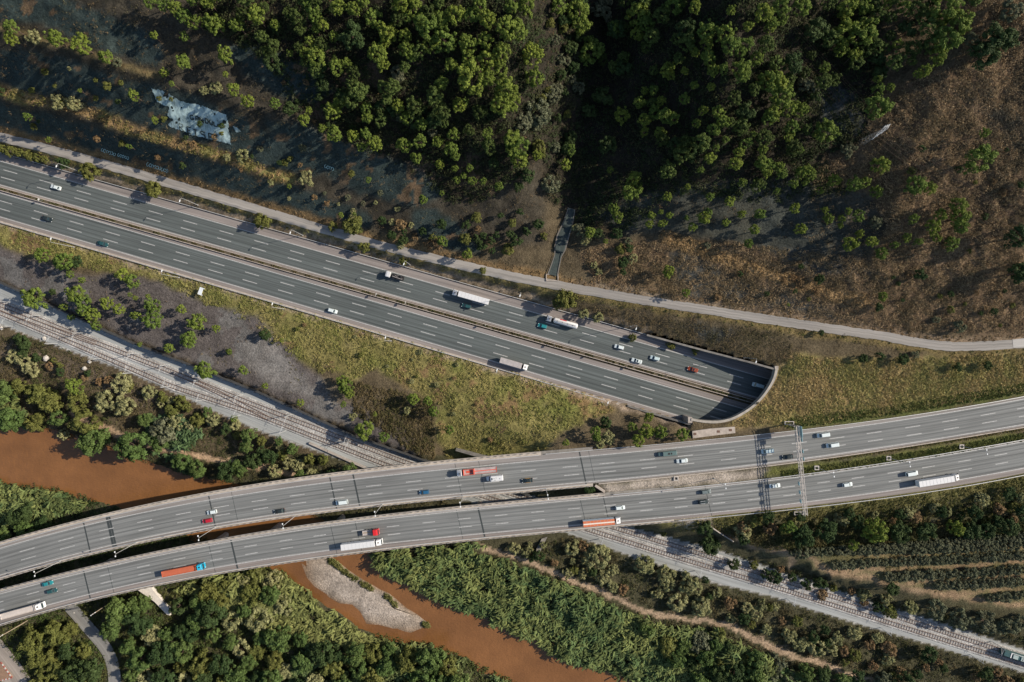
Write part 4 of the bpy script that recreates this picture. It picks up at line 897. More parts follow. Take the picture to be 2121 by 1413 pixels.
# ------------------------------------------------------------------ leaf clouds
def rand_unit(n):
    v = RNG.normal(size=(n, 3)); return v/np.linalg.norm(v, axis=1)[:, None]
def leaves(C, N, s, asp=.6):
    n = len(C); r = rand_unit(n); t = np.cross(N, r); t /= np.linalg.norm(t, axis=1)[:, None]+1e-9; b = np.cross(N, t)
    s = np.broadcast_to(s, (n,))[:, None]
    V = np.stack([C-t*s, C-b*s*asp, C+t*s, C+b*s*asp], 1).reshape(-1, 3); F = np.arange(4*n).reshape(n, 4); return V, F
def crown_mesh(name, nclump, nleaf, shape, cr, ls, seed, flat=1.0):
    global RNG
    RNG = np.random.default_rng(seed); C = []; N = []; B = []
    k = 0
    while k < nclump:
        d = rand_unit(1)[0]
        if d[2] < -.35: continue
        rr = RNG.uniform(.45, 1.0)**.6
        # uneven outline: a few lobes stick out
        lob = .62+.55*vn(d[0]*2.2+seed, d[1]*2.2+d[2], seed)
        c = d*rr*np.array([1, 1, shape])*lob
        R = cr*RNG.uniform(.65, 1.25); u = rand_unit(nleaf); u[:, 2] = np.where(u[:, 2] < -.2, -u[:, 2], u[:, 2])
        rad = R*RNG.uniform(.55, 1.05, nleaf)[:, None]
        C.append(c+u*rad*np.array([1, 1, .85*flat])); nn = u*1.0+rand_unit(nleaf)*.55+np.array([0, 0, .15]); N.append(nn/np.linalg.norm(nn, axis=1)[:, None])
        B.append(np.full(nleaf, RNG.uniform(.75, 1.2))*RNG.uniform(.8, 1.2, nleaf)); k += 1
    C = np.concatenate(C); N = np.concatenate(N); B = np.concatenate(B)
    V, F = leaves(C, N, ls*RNG.uniform(.7, 1.3, len(C)), .65)
    return mesh_np(name, V, F, False, np.repeat(B, 4)[:, None]*np.ones(3))
def trunk_mesh(seed, nl=5):
    r = random.Random(seed); m = MB().tube((0, 0, -.3), (.03, .02, .45), .075, .055, 7).tube((.03, .02, .45), (0, .03, .85), .055, .03, 7)
    for i in range(nl):
        a = r.uniform(0, 6.28); h = r.uniform(.4, .75); m.tube((.02, .02, h), (math.cos(a)*.42, math.sin(a)*.42, h+.22), .028, .012, 5)
    return m.mesh('trunk')
PINE = [crown_mesh('crown', 66, 40, 1.2, .20, .068, 100+i) for i in range(7)]
DARK = [crown_mesh('crown', 46, 50, .85, .28, .082, 200+i) for i in range(4)]
PALE = [crown_mesh('crown', 44, 42, .7, .24, .08, 300+i) for i in range(5)]
TRUNK = [trunk_mesh(i) for i in range(3)]
M_PINE = leaf_mat('pine_foliage', (.200, .240, .038), (.110, .165, .034), .12)
M_PINE2 = leaf_mat('broadleaf_foliage', (.036, .066, .022), (.055, .082, .026), .12)
M_PALE = leaf_mat('pale_foliage', (.33, .315, .15), (.24, .245, .11), .15)
M_GREY = leaf_mat('grey_green_foliage', (.125, .140, .080), (.145, .150, .088), .12)
M_OLIV = leaf_mat('olive_foliage', (.125, .140, .036), (.155, .158, .042), .15)
M_LUSH = leaf_mat('lush_foliage', (.080, .130, .036), (.105, .150, .042), .15)
M_TAN = leaf_mat('dry_foliage', (.26, .18, .09), (.22, .14, .07), .1)
KIND = {'p': ('pine_tree', PINE, M_PINE, 'bright green pine', 'pine', 1.0, 'pines on the slopes and banks'),
 'k': ('evergreen_tree', DARK, M_PINE2, 'dark evergreen', 'tree', .7, 'dark evergreens'),
 'y': ('shrub', PALE, M_PALE, 'pale yellowish shrub', 'shrub', .45, 'pale shrubs'),
 'g': ('shrub', PALE, M_GREY, 'grey green shrub', 'shrub', .5, 'grey green shrubs'),
 'o': ('broadleaf_tree', DARK, M_OLIV, 'olive green tree', 'tree', .65, 'olive green trees'),
 'l': ('broadleaf_tree', DARK, M_LUSH, 'lush green tree', 'tree', .65, 'lush green riverside trees'),
 't': ('shrub', PALE, M_TAN, 'dry tan shrub', 'shrub', .3, 'dry shrubs'),
 'q': ('orchard_tree', PALE, M_GREY, 'grey green orchard tree', 'orchard tree', .5, 'orchard trees in rows')}
# every tree: x, y, radius in the photo, in runs by kind
T_P = """23 55 16 25 80 14 117 82 19 170 94 22 219 121 15 319 75 9 382 77 11 382 131 17 466 115 18 468 154 7 340 150 10 356 173 7 313 5 14 340 12 14 365 18 16 383 32 18 407 48 16 445 52 22 433 5 18 492 52 17 533 30 20 400 3 12
277 198 12 486 186 14 514 211 16 321 249 8 58 243 9 268 304 6 102 290 6 166 188 5 646 15 18 652 33 16 668 51 14 655 61 10 701 15 18 734 20 17 754 5 14 775 38 22 803 71 22 800 87 14 833 10 24 861 8 18 843 36 14 869 43 18 884 59 28 912 46 22 922 84 26 894 97 18 838 74 16 843 102 18 853 120 12 785 112 24 792 132 16 657 115 22 632 110 12 601 111 8 690 76 12 696 138 18 718 132 12 535 38 14 571 51 12 642 84 12
943 28 22 978 31 16 1011 43 20 994 8 20 1052 59 26 1060 15 16 968 94 22 1006 84 18 1009 122 22 1037 110 22 968 120 18 935 132 16 976 163 32 1009 163 22 1037 143 18 1047 186 26 1040 216 26 1057 222 14 915 173 16 948 219 16 963 211 10 703 211 14 688 232 18 757 224 15 762 245 14 825 222 15 843 245 16 874 257 14 571 214 13 629 247 14 640 229 9 668 265 10 690 278 18 731 280 14 759 278 14 775 298 16 749 306 11 836 300 18 871 293 16 861 329 13 907 295 14 935 306 16 940 280 14 943 323 11 910 341 11 943 349 9 973 349 9 1009 278 13 1060 290 20 1062 313 18 948 373 10 978 375 10 1001 375 9 1032 386 10 960 365 7 915 400 6 875 414 11 764 373 7 599 386 6 706 445 7 734 444 5 915 500 13 968 528 12
1088 13 24 1159 13 18 1198 28 28 1203 56 22 1226 110 28 1068 64 24 1101 115 24 1106 163 22 1065 211 16 1073 303 24 1075 331 20 1113 323 12 1320 28 26 1338 48 18 1277 59 16 1322 69 16 1396 13 22 1440 15 16 1462 66 22 1503 69 22 1462 89 14 1511 97 20 1544 94 16 1534 107 14 1440 110 12 1465 120 18 1478 148 14 1498 143 12 1534 143 20 1539 158 18 1569 122 16 1381 145 16 1417 148 9 1389 155 12 1437 178 11 1473 181 10 1335 188 9 1355 188 11 1368 209 11 1324 214 15 1417 206 13 1287 239 18 1355 232 14 1378 239 18 1335 250 16 1335 273 10 1366 275 13 1396 247 12 1442 255 11 1457 229 12 1488 232 14 1498 252 14 1478 270 16 1590 173 26 1590 245 18 1503 288 9 1544 298 14 1531 316 14 1559 278 9 1470 329 14 1524 341 16 1577 339 18 1483 308 8 1452 352 9 1580 311 12 1182 311 13 1172 341 13 1264 352 8 1582 25 20 1597 51 16 1549 53 12 1513 23 12
1613 13 20 1659 15 22 1595 56 14 1618 43 14 1753 15 22 1743 31 10 1789 18 18 1837 10 14 1873 15 18 1954 20 32 1949 41 18 1988 51 26 1962 79 28 1942 112 18 1942 127 12 1916 145 13 1901 153 11 1748 69 24 1786 71 28 1743 102 18 1768 115 16 1707 140 12 1858 92 11 1817 166 10 1817 188 14 1817 219 28 1845 181 10 1610 173 26 1621 199 26 1598 239 20 1633 224 18 1656 227 18 1639 265 16 1633 283 12 1710 275 26 1656 312 9 1822 341 20 2026 331 28 2038 275 11 1590 341 14 1613 344 12 1667 354 16
1588 358 12 1618 360 12 1656 358 14 1677 360 14 1644 381 12 1667 378 8 1608 395 8 1728 375 14 1697 396 8 1768 381 16 1791 378 12 1814 396 14 1896 386 24 1924 388 16 1949 444 14 1931 470 16 1985 424 20 1985 452 20 1987 470 18 1891 454 11 1776 449 13 1756 437 8 1743 452 9 1716 454 13 1709 434 8 1740 467 7 1644 431 12 1659 475 14 1761 503 18 1804 500 13 1779 485 10 1852 507 10 1878 492 10 1901 500 10 1824 526 15 1939 495 9 1970 505 15 1827 615 11 1633 631 4
1312 370 18 1307 396 22 1271 434 14 1279 449 13 1223 482 13 1254 500 6 1383 408 11 1424 388 7 1471 408 10 1511 419 13 1536 378 10 1349 447 10 1346 464 10 1368 439 6 1386 447 9 1371 463 10 1422 452 7 1457 452 16 1467 439 10 1433 471 10 1503 462 10 1535 444 10 1572 444 14 1562 477 13 1549 505 11 1383 563 14 1420 607 10
87 528 18 132 541 21 257 569 16 275 582 16 145 569 9 171 580 9 71 620 24 158 612 22 176 625 17 134 635 9 173 643 14 194 653 17 199 676 12 148 658 8 224 628 14 247 640 13 317 635 19 283 654 11 316 663 20 410 668 20 395 699 16 392 708 14 351 720 12 425 769 21 505 766 11 474 728 6 550 799 7 622 834 9 712 837 7 716 802 17 708 787 12 724 817 12 754 888 20 795 904 12 856 825 14 887 830 11 897 853 13 930 890 11 777 858 5 377 640 11 270 610 5 280 617 6 306 614 6 448 681 9 289 713 6 583 705 5
1172 918 9 1233 896 13 1236 908 10 1310 883 11 1322 911 15 1340 894 18 1343 863 12 1368 896 17 1414 899 15 1809 1101 30 1766 1129 12 155 799 20 484 867 9 1977 1091 18 1633 1090 15"""
T_K = """571 60 12 729 76 26 601 224 14 1022 336 10 834 498 10 1093 363 14 1073 388 10 1182 293 11 1238 482 10 1276 485 11 1819 122 14 1822 150 14 2064 76 26 2038 115 24 2079 84 22 1906 569 11 1697 579 9 2110 490 24 2110 566 22 160 543 12 110 605 7 548 693 12 474 728 7 1254 876 11 1218 1013 12 1664 1112 22 1710 1101 22 1860 1101 22 1916 1099 20 2013 1099 18 2044 1099 16 2089 1091 18 1949 1061 13 1539 1114 13 1460 1096 15 1470 1127 20 1847 1219 14 471 975 20 527 955 18 132 339 11 1700 690 6 1788 742 9 1822 738 9 1870 745 11 1982 760 9 2045 757 10 50 712 14 40 700 9 1280 60 20 1640 130 20 1690 60 22 1420 60 18 1400 300 16 1260 300 16 1250 200 18 1290 140 16 1220 230 14 1545 230 18 1430 320 14 1690 200 10 1880 60 16"""
T_Y = """122 211 15 153 216 14 502 323 13 471 326 8 423 188 9 448 183 11 634 370 15 70 78 14 1208 650 11 1238 658 12 1259 906 13 1243 919 10 31 738 14 51 746 16 66 766 14 255 794 18 308 812 15 219 832 20 260 840 20 367 873 16 395 878 14 132 899 12 1539 1099 16 1187 1134 15 1236 1152 22 1269 1180 11 1208 1188 11 1182 1185 9 1251 1196 16 1335 1170 19 1378 1188 18 1383 1208 14 1427 1208 22 1404 1247 18 1452 1257 20 1361 1229 12 1513 1282 10 1587 1303 10 1091 1142 12 1065 1135 12 1585 1303 10 1633 1315 14 1659 1333 16 1690 1341 18 1720 1338 14 1605 1257 8 1814 1320 10 1789 1231 12 1835 1241 12 1886 1257 13 1743 1073 15 1880 1061 12 843 850 8 731 863 8 570 975 14 615 965 13 648 985 12"""
T_G = """823 153 16 244 130 10 1144 194 18 1116 234 26 1085 257 18 1667 173 16 1682 183 12 2010 82 14 2092 25 22 1756 311 16 1987 676 13 1141 383 18 1203 475 12 1814 462 12 1248 20 22 1465 508 7 1937 1262 20 1987 1282 22 2038 1287 22 2084 1297 20 2112 1287 16 339 894 26 1890 940 0 1939 663 8 1895 735 8 1300 500 8"""
T_O = """8 309 9 24 313 10 42 317 9 60 322 10 78 327 9 94 331 8 188 355 16 318 393 16 543 459 17 734 467 20 754 513 11 1172 620 20 1157 630 12 43 802 16 82 817 24 110 832 22 163 832 18 178 873 24 76 876 20 1564 1081 11 1373 1106 6 222 178 9 836 540 8 1000 560 7 690 470 9 1310 700 8 1390 715 9 1440 728 7"""
M_PINE3 = leaf_mat('shade_toned_pine_foliage', (.095, .125, .030), (.060, .095, .026), .12)  # darker copy of the pine leaves, shade put into their green
T_L = """278 922 30 194 911 26 122 866 16 25 866 24 8 815 22 408 973 18 377 955 16 499 970 16 300 870 14 330 920 14"""
def parse(s): a = [float(v) for v in s.split()]; return [tuple(a[i:i+3]) for i in range(0, len(a), 3) if a[i+2] > 0]
TREES = [(k, *p) for k, s in (('p', T_P), ('k', T_K), ('y', T_Y), ('g', T_G), ('o', T_O), ('l', T_L)) for p in parse(s)]
# thicket of the lower left and the banks: bushes placed one by one between the paths
rb = random.Random(5); THK = []
def fill(P, n, kinds, r0, r1, gap=.8):
    xs = [p[0] for p in P]; ys = [p[1] for p in P]; k = 0; tries = 0
    while k < n and tries < 6000:
        tries += 1; x = rb.uniform(min(xs), max(xs)); y = rb.uniform(min(ys), max(ys)); r = rb.uniform(r0, r1)
        if not inpoly(x, y, P): continue
        if any((x-t[1])**2+(y-t[2])**2 < (gap*(r+t[3]))**2 for t in THK): continue
        THK.append((rb.choice(kinds), x, y, r)); k += 1
fill([(60, 1305), (150, 1295), (195, 1330), (222, 1370), (228, 1425), (70, 1425), (30, 1350)], 24, 'oolok', 13, 24)
fill([(250, 1250), (285, 1225), (340, 1290), (420, 1200), (560, 1180), (600, 1230), (560, 1300), (500, 1425), (262, 1425), (250, 1360), (222, 1310)], 46, 'llookly', 14, 27)
fill([(560, 1310), (650, 1330), (830, 1340), (900, 1360), (1000, 1425), (520, 1425)], 26, 'lllyko', 14, 26)
fill([(0, 1060), (60, 1060), (150, 1060), (60, 1100), (0, 1115)], 5, 'lk', 14, 20)
fill([(1480, 1390), (1700, 1380), (1900, 1425), (1400, 1425)], 14, 'lgko', 14, 24)
fill([(1330, 1300), (1480, 1305), (1580, 1350), (1650, 1390), (1500, 1400), (1400, 1370)], 14, 'lglok', 12, 22)
fill([(1700, 1290), (1900, 1340), (2121, 1405), (2121, 1425), (1800, 1400), (1680, 1340)], 26, 'kotyt', 7, 15)
fill([(1440, 1190), (1560, 1240), (1700, 1300), (1680, 1330), (1560, 1300), (1430, 1240)], 16, 'kyot', 7, 14)
fill([(1060, 1120), (1180, 1120), (1310, 1160), (1300, 1230), (1180, 1190), (1070, 1150)], 14, 'toyk', 6, 12)
fill([(1500, 1140), (1700, 1200), (1900, 1262), (1880, 1275), (1690, 1230), (1510, 1165)], 14, 'kyot', 8, 14)
fill([(1500, 1075), (1700, 1065), (2121, 1010), (2121, 1080), (1700, 1085), (1560, 1120)], 26, 'koyt', 7, 16)
fill([(640, 940), (700, 960), (740, 980), (640, 1000), (560, 960), (440, 890), (300, 830), (330, 815), (460, 860)], 30, 'lokly', 8, 16)
fill([(20, 700), (200, 770), (300, 815), (240, 800), (120, 770), (0, 730)], 12, 'kto', 5, 10)
fill([(960, 445), (1130, 430), (1130, 540), (1000, 530), (900, 470)], 20, 'kotk', 6, 12)
fill([(1190, 470), (1330, 500), (1330, 560), (1210, 570)], 10, 'koy', 6, 12)
fill([(640, 400), (760, 450), (860, 460), (960, 540), (820, 510), (680, 450)], 16, 'tokty', 6, 12)
fill([(560, 80), (700, 160), (860, 200), (1000, 300), (900, 280), (700, 200), (560, 140)], 14, 'kkg', 8, 16)
LANE = [(150, 1262), (178, 1295), (205, 1325), (226, 1352), (236, 1385), (240, 1450)]
THK = [t for t in THK if not (float(dline(t[1], t[2], LANE)[0]) < t[3]*.8+13 or float(dline(t[1], t[2], [(-60, 1290), (-20, 1340), (20, 1390), (60, 1450)])[0]) < t[3]*.7+24 or float(dline(t[1], t[2], [(296, 1218), (330, 1244), (348, 1268)])[0]) < t[3]*.9+9)]
fill([(1850, 330), (2121, 200), (2121, 680), (1900, 660), (1700, 640), (1500, 630), (1400, 560), (1640, 530), (1850, 560)], 44, 'kottok', 3.5, 8.5)
fill([(400, 580), (760, 690), (1060, 780), (1050, 930), (930, 930), (900, 850), (760, 750), (600, 690)], 16, 'oyt', 3, 6)
fill([(1112, -25), (1215, -25), (1200, 120), (1190, 310), (1120, 330), (1105, 260), (1120, 120)], 34, 'gkogk', 7, 15)
fill([(0, 100), (330, 180), (560, 260), (700, 340), (860, 430), (760, 460), (560, 400), (300, 320), (0, 255)], 46, 'otgkoy', 3.5, 7.5)
fill([(560, 120), (690, 170), (860, 320), (760, 300), (600, 240)], 14, 'otgk', 4, 8)
n_ = len(THK); ALLT = THK; THK = list(TREES)
for P, n in (([(560, -30), (1090, -30), (1060, 330), (940, 340), (700, 250), (600, 150)], 34), ([(1240, -30), (1800, -30), (1790, 150), (1700, 280), (1560, 390), (1330, 350), (1250, 200)], 44), ([(350, -20), (560, -20), (600, 120), (480, 90)], 8), ([(1790, -30), (2030, -30), (1990, 120), (1880, 170), (1800, 140)], 26)): fill(P, n, 'p', 10, 20, .62)
DEEP = THK[len(TREES):]; THK = ALLT
TREES += THK
ROWS = [((1648, 1146), (1866, 1133), 14), ((1780, 1142), (1868, 1136), 6), ((1878, 1131), (2125, 1112), 16), ((1888, 1141), (2125, 1128), 14), ((1728, 1171), (2125, 1150), 24), ((1740, 1163), (2125, 1142), 0), ((1838, 1196), (2125, 1180), 17), ((1944, 1213), (2125, 1203), 11), ((2048, 1239), (2125, 1233), 5)]
ORCH = []
for r_, (a, b, n) in enumerate(ROWS):
    for i in range(n):
        u = i/max(1, n-1); ORCH.append((r_, a[0]+(b[0]-a[0])*u+rb.uniform(-2, 2), a[1]+(b[1]-a[1])*u+rb.uniform(-1, 1), rb.uniform(9.2, 11.6), i, n))
def plant(k, x, y, r, label, hf=None):
    nm, crowns, m, lab, cat, tall, grp = KIND[k]
    if k == 'p' and r <= 10: nm, cat, grp = 'pine_sapling', 'young pine', 'young pines scattered on the slopes'
    zb = float(Zf(x, y)); R = r*S*(CAMH-zb-4)/CAMH*(.93 if k == 'p' else 1.05)
    h = {'p': 3.2+R*1.5, 'k': R*1.9+.6, 'o': R*1.55+.4, 'l': R*1.8+1.2, 'q': R*1.6+.2}.get(k, R*1.45+.2)
    if k == 'p': h = min(h, 13)
    zc = zb+h-R*.95
    X, Y, _ = U(x, y, zc); zb = ground_at(X, Y, zb)
    t = thing(nm, label, cat, (X, Y, zb), rb.uniform(0, 6.28), grp)
    c = obj('crown', crowns[rb.randrange(len(crowns))], m, t, (0, 0, zc-zb)); c.scale = (R*rb.uniform(.92, 1.1), R*rb.uniform(.92, 1.1), R*rb.uniform(.95, 1.2))
    w = obj('trunk', TRUNK[rb.randrange(3)], M_BARK, t); w.scale = (R*.9+.6, R*.9+.6, max(.8, zc-zb+.3*R))
    return t
# places the labels point to
ANCH = [(60, 70, 'in the top left corner'), (190, 100, 'on the ledge left of the graffiti rock'), (120, 240, 'on the bench along the left edge'), (350, 140, 'on the slope above the graffiti rock'), (370, 20, 'at the top edge above the graffiti rock'), (470, 60, 'upslope of the graffiti rock'), (500, 195, 'just right of the graffiti rock'), (300, 230, 'beside the left end of the graffiti rock'), (490, 325, 'just below the graffiti rock'),
 (560, 50, 'in the gap right of the top edge'), (655, 40, 'in the column at the wood top left'), (640, 110, 'at the left margin of the wood'), (715, 90, 'in the round dark clump of the wood'), (740, 12, 'along the top edge of the wood'), (850, 20, 'at the top middle of the wood'), (800, 95, 'in the middle left of the wood'), (880, 75, 'in the big clump mid wood'), (980, 30, 'in the wood near the top centre'), (1000, 110, 'in the centre of the wood'), (1000, 170, 'on the spur of the wood'), (1055, 205, 'on the ridge beside the dark gully'), (930, 200, 'in the hollow below the wood centre'), (700, 225, 'on the lower left fringe of the wood'), (610, 235, 'above the teal rock slope'), (690, 280, 'on the fringe over the teal scrawl'), (760, 290, 'in the fringe middle over the teal slope'), (850, 240, 'in the diagonal clump mid fringe'), (860, 310, 'in the lower fringe middle'), (930, 310, 'in the lower fringe towards the gully'), (960, 365, 'in the lowest tip of the fringe'), (1080, 315, 'on the bare ridge left of the gully'), (890, 450, 'on the scrub slope below the fringe'), (700, 450, 'along the service road bank'), (620, 380, 'on the rocks right of the graffiti'),
 (940, 515, 'at the service road bend'), (1100, 70, 'left of the gully at the top'), (1200, 50, 'in the gully head at the top'), (1110, 140, 'on the sunny side of the gully'), (1110, 240, 'among pale bushes beside the gully'), (1320, 50, 'beyond the gully at the top edge'), (1430, 30, 'at the top edge right of the gully'), (1250, 200, 'deep in the shaded gully'), (1175, 320, 'in the gully bottom'), (1490, 80, 'crowning the right hand wood'), (1545, 110, 'on the right of the wood crown'), (1480, 145, 'below the crown of the right wood'), (1390, 150, 'in the shaded left of the right wood'), (1440, 190, 'in the dim middle of the right wood'), (1350, 200, 'in the small cluster by the gully'), (1370, 245, 'in the round cluster of the right wood'), (1475, 245, 'in the lower middle of the right wood'), (1600, 190, 'in the large clump on the right wood edge'), (1640, 240, 'on the bright shoulder of the right wood'), (1510, 310, 'on the lower right wood'), (1590, 330, 'at the foot of the right wood'), (1310, 385, 'standing alone above the chute'), (1265, 450, 'just right of the chute'), (1215, 485, 'beside the chute'), (1110, 380, 'on the pale ground left of the chute'), (1080, 490, 'in the scrub left of the chute'),
 (1600, 30, 'at the top edge of the far wood'), (1750, 25, 'along the top edge towards the corner'), (1770, 90, 'in the big clump above the pylon'), (1820, 180, 'in the column above the pylon'), (1950, 40, 'at the top right corner wood'), (1950, 110, 'below the top right corner wood'), (2060, 80, 'on the edge of the brown hill'), (1700, 180, 'in the shaded bowl left of the pylon'), (1700, 285, 'just left of the pylon'), (1830, 340, 'just below the pylon'), (2030, 320, 'alone on the brown hillside'), (1640, 365, 'in the row under the right wood'), (1770, 385, 'in the row below the pylon'), (1910, 385, 'in the paired crowns on the brown hill'), (1970, 450, 'in the tall clump on the brown hill'), (1740, 445, 'in the scattered group mid slope'), (1780, 500, 'at the lower edge of the group mid slope'), (1890, 490, 'in the line below the tall clump'), (1640, 460, 'apart on the teal slope'), (1430, 400, 'on the slope right of the lone tree'), (1365, 455, 'in the twin cluster right of the chute'), (1455, 455, 'in the cluster over the tan stripe'), (1555, 470, 'at the upper end of the tan stripe'), (1400, 590, 'on the grey slope above the service road'), (1827, 615, 'beside the tan stripe'), (2100, 530, 'at the right edge of the brown hill'), (1960, 665, 'above the bend of the service road'), (1680, 600, 'on the hill above the service road'),
 (110, 535, 'below the motorway at the left edge'), (150, 575, 'between motorway and railway far left'), (265, 575, 'on the grassy bank under the lamps'), (70, 620, 'overhanging the railway wall far left'), (165, 620, 'in the clump beside the railway wall'), (185, 655, 'trailing along the railway wall'), (235, 635, 'in the middle of the pine bank'), (300, 650, 'in the cluster right of the pine bank'), (285, 614, 'in the seedlings on the pine bank'), (400, 680, 'right of the slate patch'), (370, 720, 'beside the railway wall mid left'), (425, 769, 'over the railway wall near the crossover'), (480, 740, 'on the gravel slope near the crossover'), (560, 700, 'on the purple gravel below the motorway'), (590, 815, 'along the railway wall past the crossover'), (715, 800, 'at the edge of the meadow'), (760, 880, 'over the railway near the viaduct'), (880, 840, 'on the meadow'), (930, 890, 'on the meadow above the viaduct'), (780, 855, 'in the scrub between meadow and railway'), (1240, 905, 'above the viaduct right of the meadow'), (1340, 890, 'beside the cutting before the tunnel'), (1414, 899, 'touching the tunnel slab'), (1218, 1013, 'in the gap between the viaducts'),
 (160, 345, 'on the motorway verge far left'), (318, 393, 'on the verge between motorway and road'), (543, 459, 'on the verge by the third lamp'), (760, 500, 'along the verge of the service road'), (1165, 625, 'overhanging the motorway by the tanker'), (1225, 655, 'on the verge right of the tanker'), (1400, 715, 'on the verge before the tunnel'), (1000, 560, 'on the verge mid way'), (1830, 740, 'between service road and gantry road'), (2010, 758, 'near the right end of that bank'),
 (45, 750, 'below the railway at the left edge'), (50, 705, 'beside the leftmost masts'), (155, 799, 'alone below the railway'), (250, 830, 'on the slope below the railway'), (200, 790, 'in the purple scrub below the railway'), (70, 830, 'on the bank at the left edge'), (140, 850, 'on the bank above the bend'), (180, 900, 'at the water edge by the trail'), (280, 920, 'leaning over the river'), (350, 890, 'in the blue green clump by the trail'), (400, 965, 'at the water edge before the viaduct'), (500, 960, 'beside the viaduct and the trail'), (600, 965, 'in the reeds beside the viaduct'), (480, 870, 'along the ballast edge'), (380, 850, 'on the bank by the masts'), (680, 960, 'below the low pale wall'),
 (40, 1085, 'in the shade above the viaduct left end'), (100, 1340, 'left of the lane bottom left'), (180, 1390, 'beside the lane bottom left'), (290, 1290, 'below the concrete ramp'), (290, 1390, 'right of the lane at the bottom edge'), (400, 1270, 'in the thicket right of the ramp'), (400, 1370, 'in the thicket at the bottom edge'), (510, 1230, 'under the viaduct edge in the thicket'), (490, 1320, 'in the middle of the thicket'), (620, 1390, 'at the bottom edge left of the river'), (740, 1390, 'at the bottom edge mid thicket'), (860, 1390, 'by the river at the bottom edge'), (720, 1350, 'in the thicket below the gravel bar'),
 (1080, 1138, 'between viaduct and trail'), (1190, 1170, 'beside the grey culvert head'), (1250, 1180, 'between trail and railway'), (1360, 1195, 'in the pale bushes beside the railway'), (1430, 1225, 'in the big pale clump by the railway'), (1470, 1265, 'above the trail bend'), (1400, 1320, 'in the reeds below the trail'), (1520, 1340, 'below the trail bend'), (1560, 1400, 'at the bottom edge right of the river'), (1700, 1400, 'at the bottom edge below the trail end'), (1590, 1290, 'between railway and trail right'), (1670, 1330, 'in the pale thicket by the trail end'), (1790, 1330, 'on the slope below the ballast'), (1900, 1370, 'on the dark slope below the ballast'), (2030, 1400, 'in the bottom right corner'),
 (1465, 1110, 'under the viaduct edge by the railway'), (1550, 1095, 'below the road left of the gantry'), (1650, 1100, 'below the gantry foot'), (1740, 1090, 'above the orchard on the left'), (1810, 1110, 'beside the big bright crown'), (1900, 1090, 'above the orchard middle'), (2050, 1085, 'above the orchard on the right'), (1950, 1050, 'on the road bank above the orchard'), (1650, 1180, 'between railway and dirt track left'), (1800, 1235, 'between railway and dirt track'), (1870, 1245, 'beside the dirt track'), (2030, 1285, 'in the grey row above the railway')]
from collections import defaultdict
grp = defaultdict(list)
for i, (k, x, y, r) in enumerate(TREES):
    j = min(range(len(ANCH)), key=lambda q: (ANCH[q][0]-x)**2+(ANCH[q][1]-y)**2); grp[(KIND[k][3], j)].append(i)
TL = {}
def ordl(i, n):
    if n == 1: return ''
    if i == 0: return 'leftmost'
    if i == n-1: return 'rightmost'
    return ords[i]+' from left'
for (kl, j), ids in grp.items():
    ids.sort(key=lambda i: TREES[i][1]); n = len(ids)
    for o_, i in enumerate(ids):
        TL[i] = ('%s, %s, %s' % (kl, ordl(o_, n), ANCH[j][2])) if n > 1 else ('%s %s' % (kl, ANCH[j][2]))
for i, (k, x, y, r) in enumerate(TREES): plant(k, x, y, r, TL[i])
CV = []; CF = []; CC = []; co_ = 0
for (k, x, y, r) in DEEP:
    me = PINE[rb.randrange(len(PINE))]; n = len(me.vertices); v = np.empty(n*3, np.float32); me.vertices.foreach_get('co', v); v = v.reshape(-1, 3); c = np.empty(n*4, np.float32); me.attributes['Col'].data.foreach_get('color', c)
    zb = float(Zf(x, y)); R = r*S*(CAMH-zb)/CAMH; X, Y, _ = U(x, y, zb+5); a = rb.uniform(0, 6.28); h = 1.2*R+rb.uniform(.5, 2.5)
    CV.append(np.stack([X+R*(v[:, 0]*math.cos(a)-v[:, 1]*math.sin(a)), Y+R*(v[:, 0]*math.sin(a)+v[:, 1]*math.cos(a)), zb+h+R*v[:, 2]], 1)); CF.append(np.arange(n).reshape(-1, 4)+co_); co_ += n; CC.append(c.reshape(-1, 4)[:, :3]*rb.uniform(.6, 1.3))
o = obj('woodland_canopy', mesh_np('canopy', np.concatenate(CV), np.concatenate(CF), False, np.concatenate(CC)), M_PINE3); o['kind'] = 'stuff'; o['label'] = 'merged canopy in shade-darkened green filling the wood between the brighter pines'; o['category'] = 'woodland'
rown = {0: 'first orchard row', 1: 'short row above the first', 2: 'upper right row', 3: 'second upper right row', 4: 'third long orchard row', 6: 'fourth orchard row', 7: 'fifth orchard row', 8: 'lowest orchard row'}
oc = {}
for (r_, x, y, r, i, n) in ORCH:
    plant('q', x, y, r, 'grey green orchard tree, %s in the %s' % (('number %d' % (i+1)) if i > 15 else ('leftmost' if i == 0 else ords[i]+' from the left'), rown[r_]))
# ------------------------------------------------------------------ ground cover that nobody could count
FM = [MU[0], ML[5]]
def blocked(x, y):
    x = np.asarray(x); b = ((y > MU[0](x)-4) & (y < ML[5](x)+4) & (x < 1600) & inpoly(x, y, CUT))
    b |= (y > A_top(x)-2) & (y < B_bot(x)+2) & (x > 1100)
    d, _ = dline(x, y, SERV); b |= d < 10
    b |= inpoly(x, y, BAL_U+BAL_L[::-1])
    d, _ = dline(x, y, TRAIL); b |= d < 7.5
    d, _ = dline(x, y, TRAIL2); b |= d < 7
    d, _ = dline(x, y, RIM_OUT); b |= d < 5
    d, _ = dline(x, y, CH); b |= d < 13
    b |= inpoly(x, y, RP) | inpoly(x, y, GP)
    for L, w in (([(150, 1262), (178, 1295), (205, 1325), (226, 1352), (236, 1385), (240, 1450)], 11), ([(-60, 1290), (-20, 1340), (20, 1390), (60, 1450)], 24), ([(1434, 895), (1522, 890)], 11)):
        d, _ = dline(x, y, L); b |= d < w
    return b
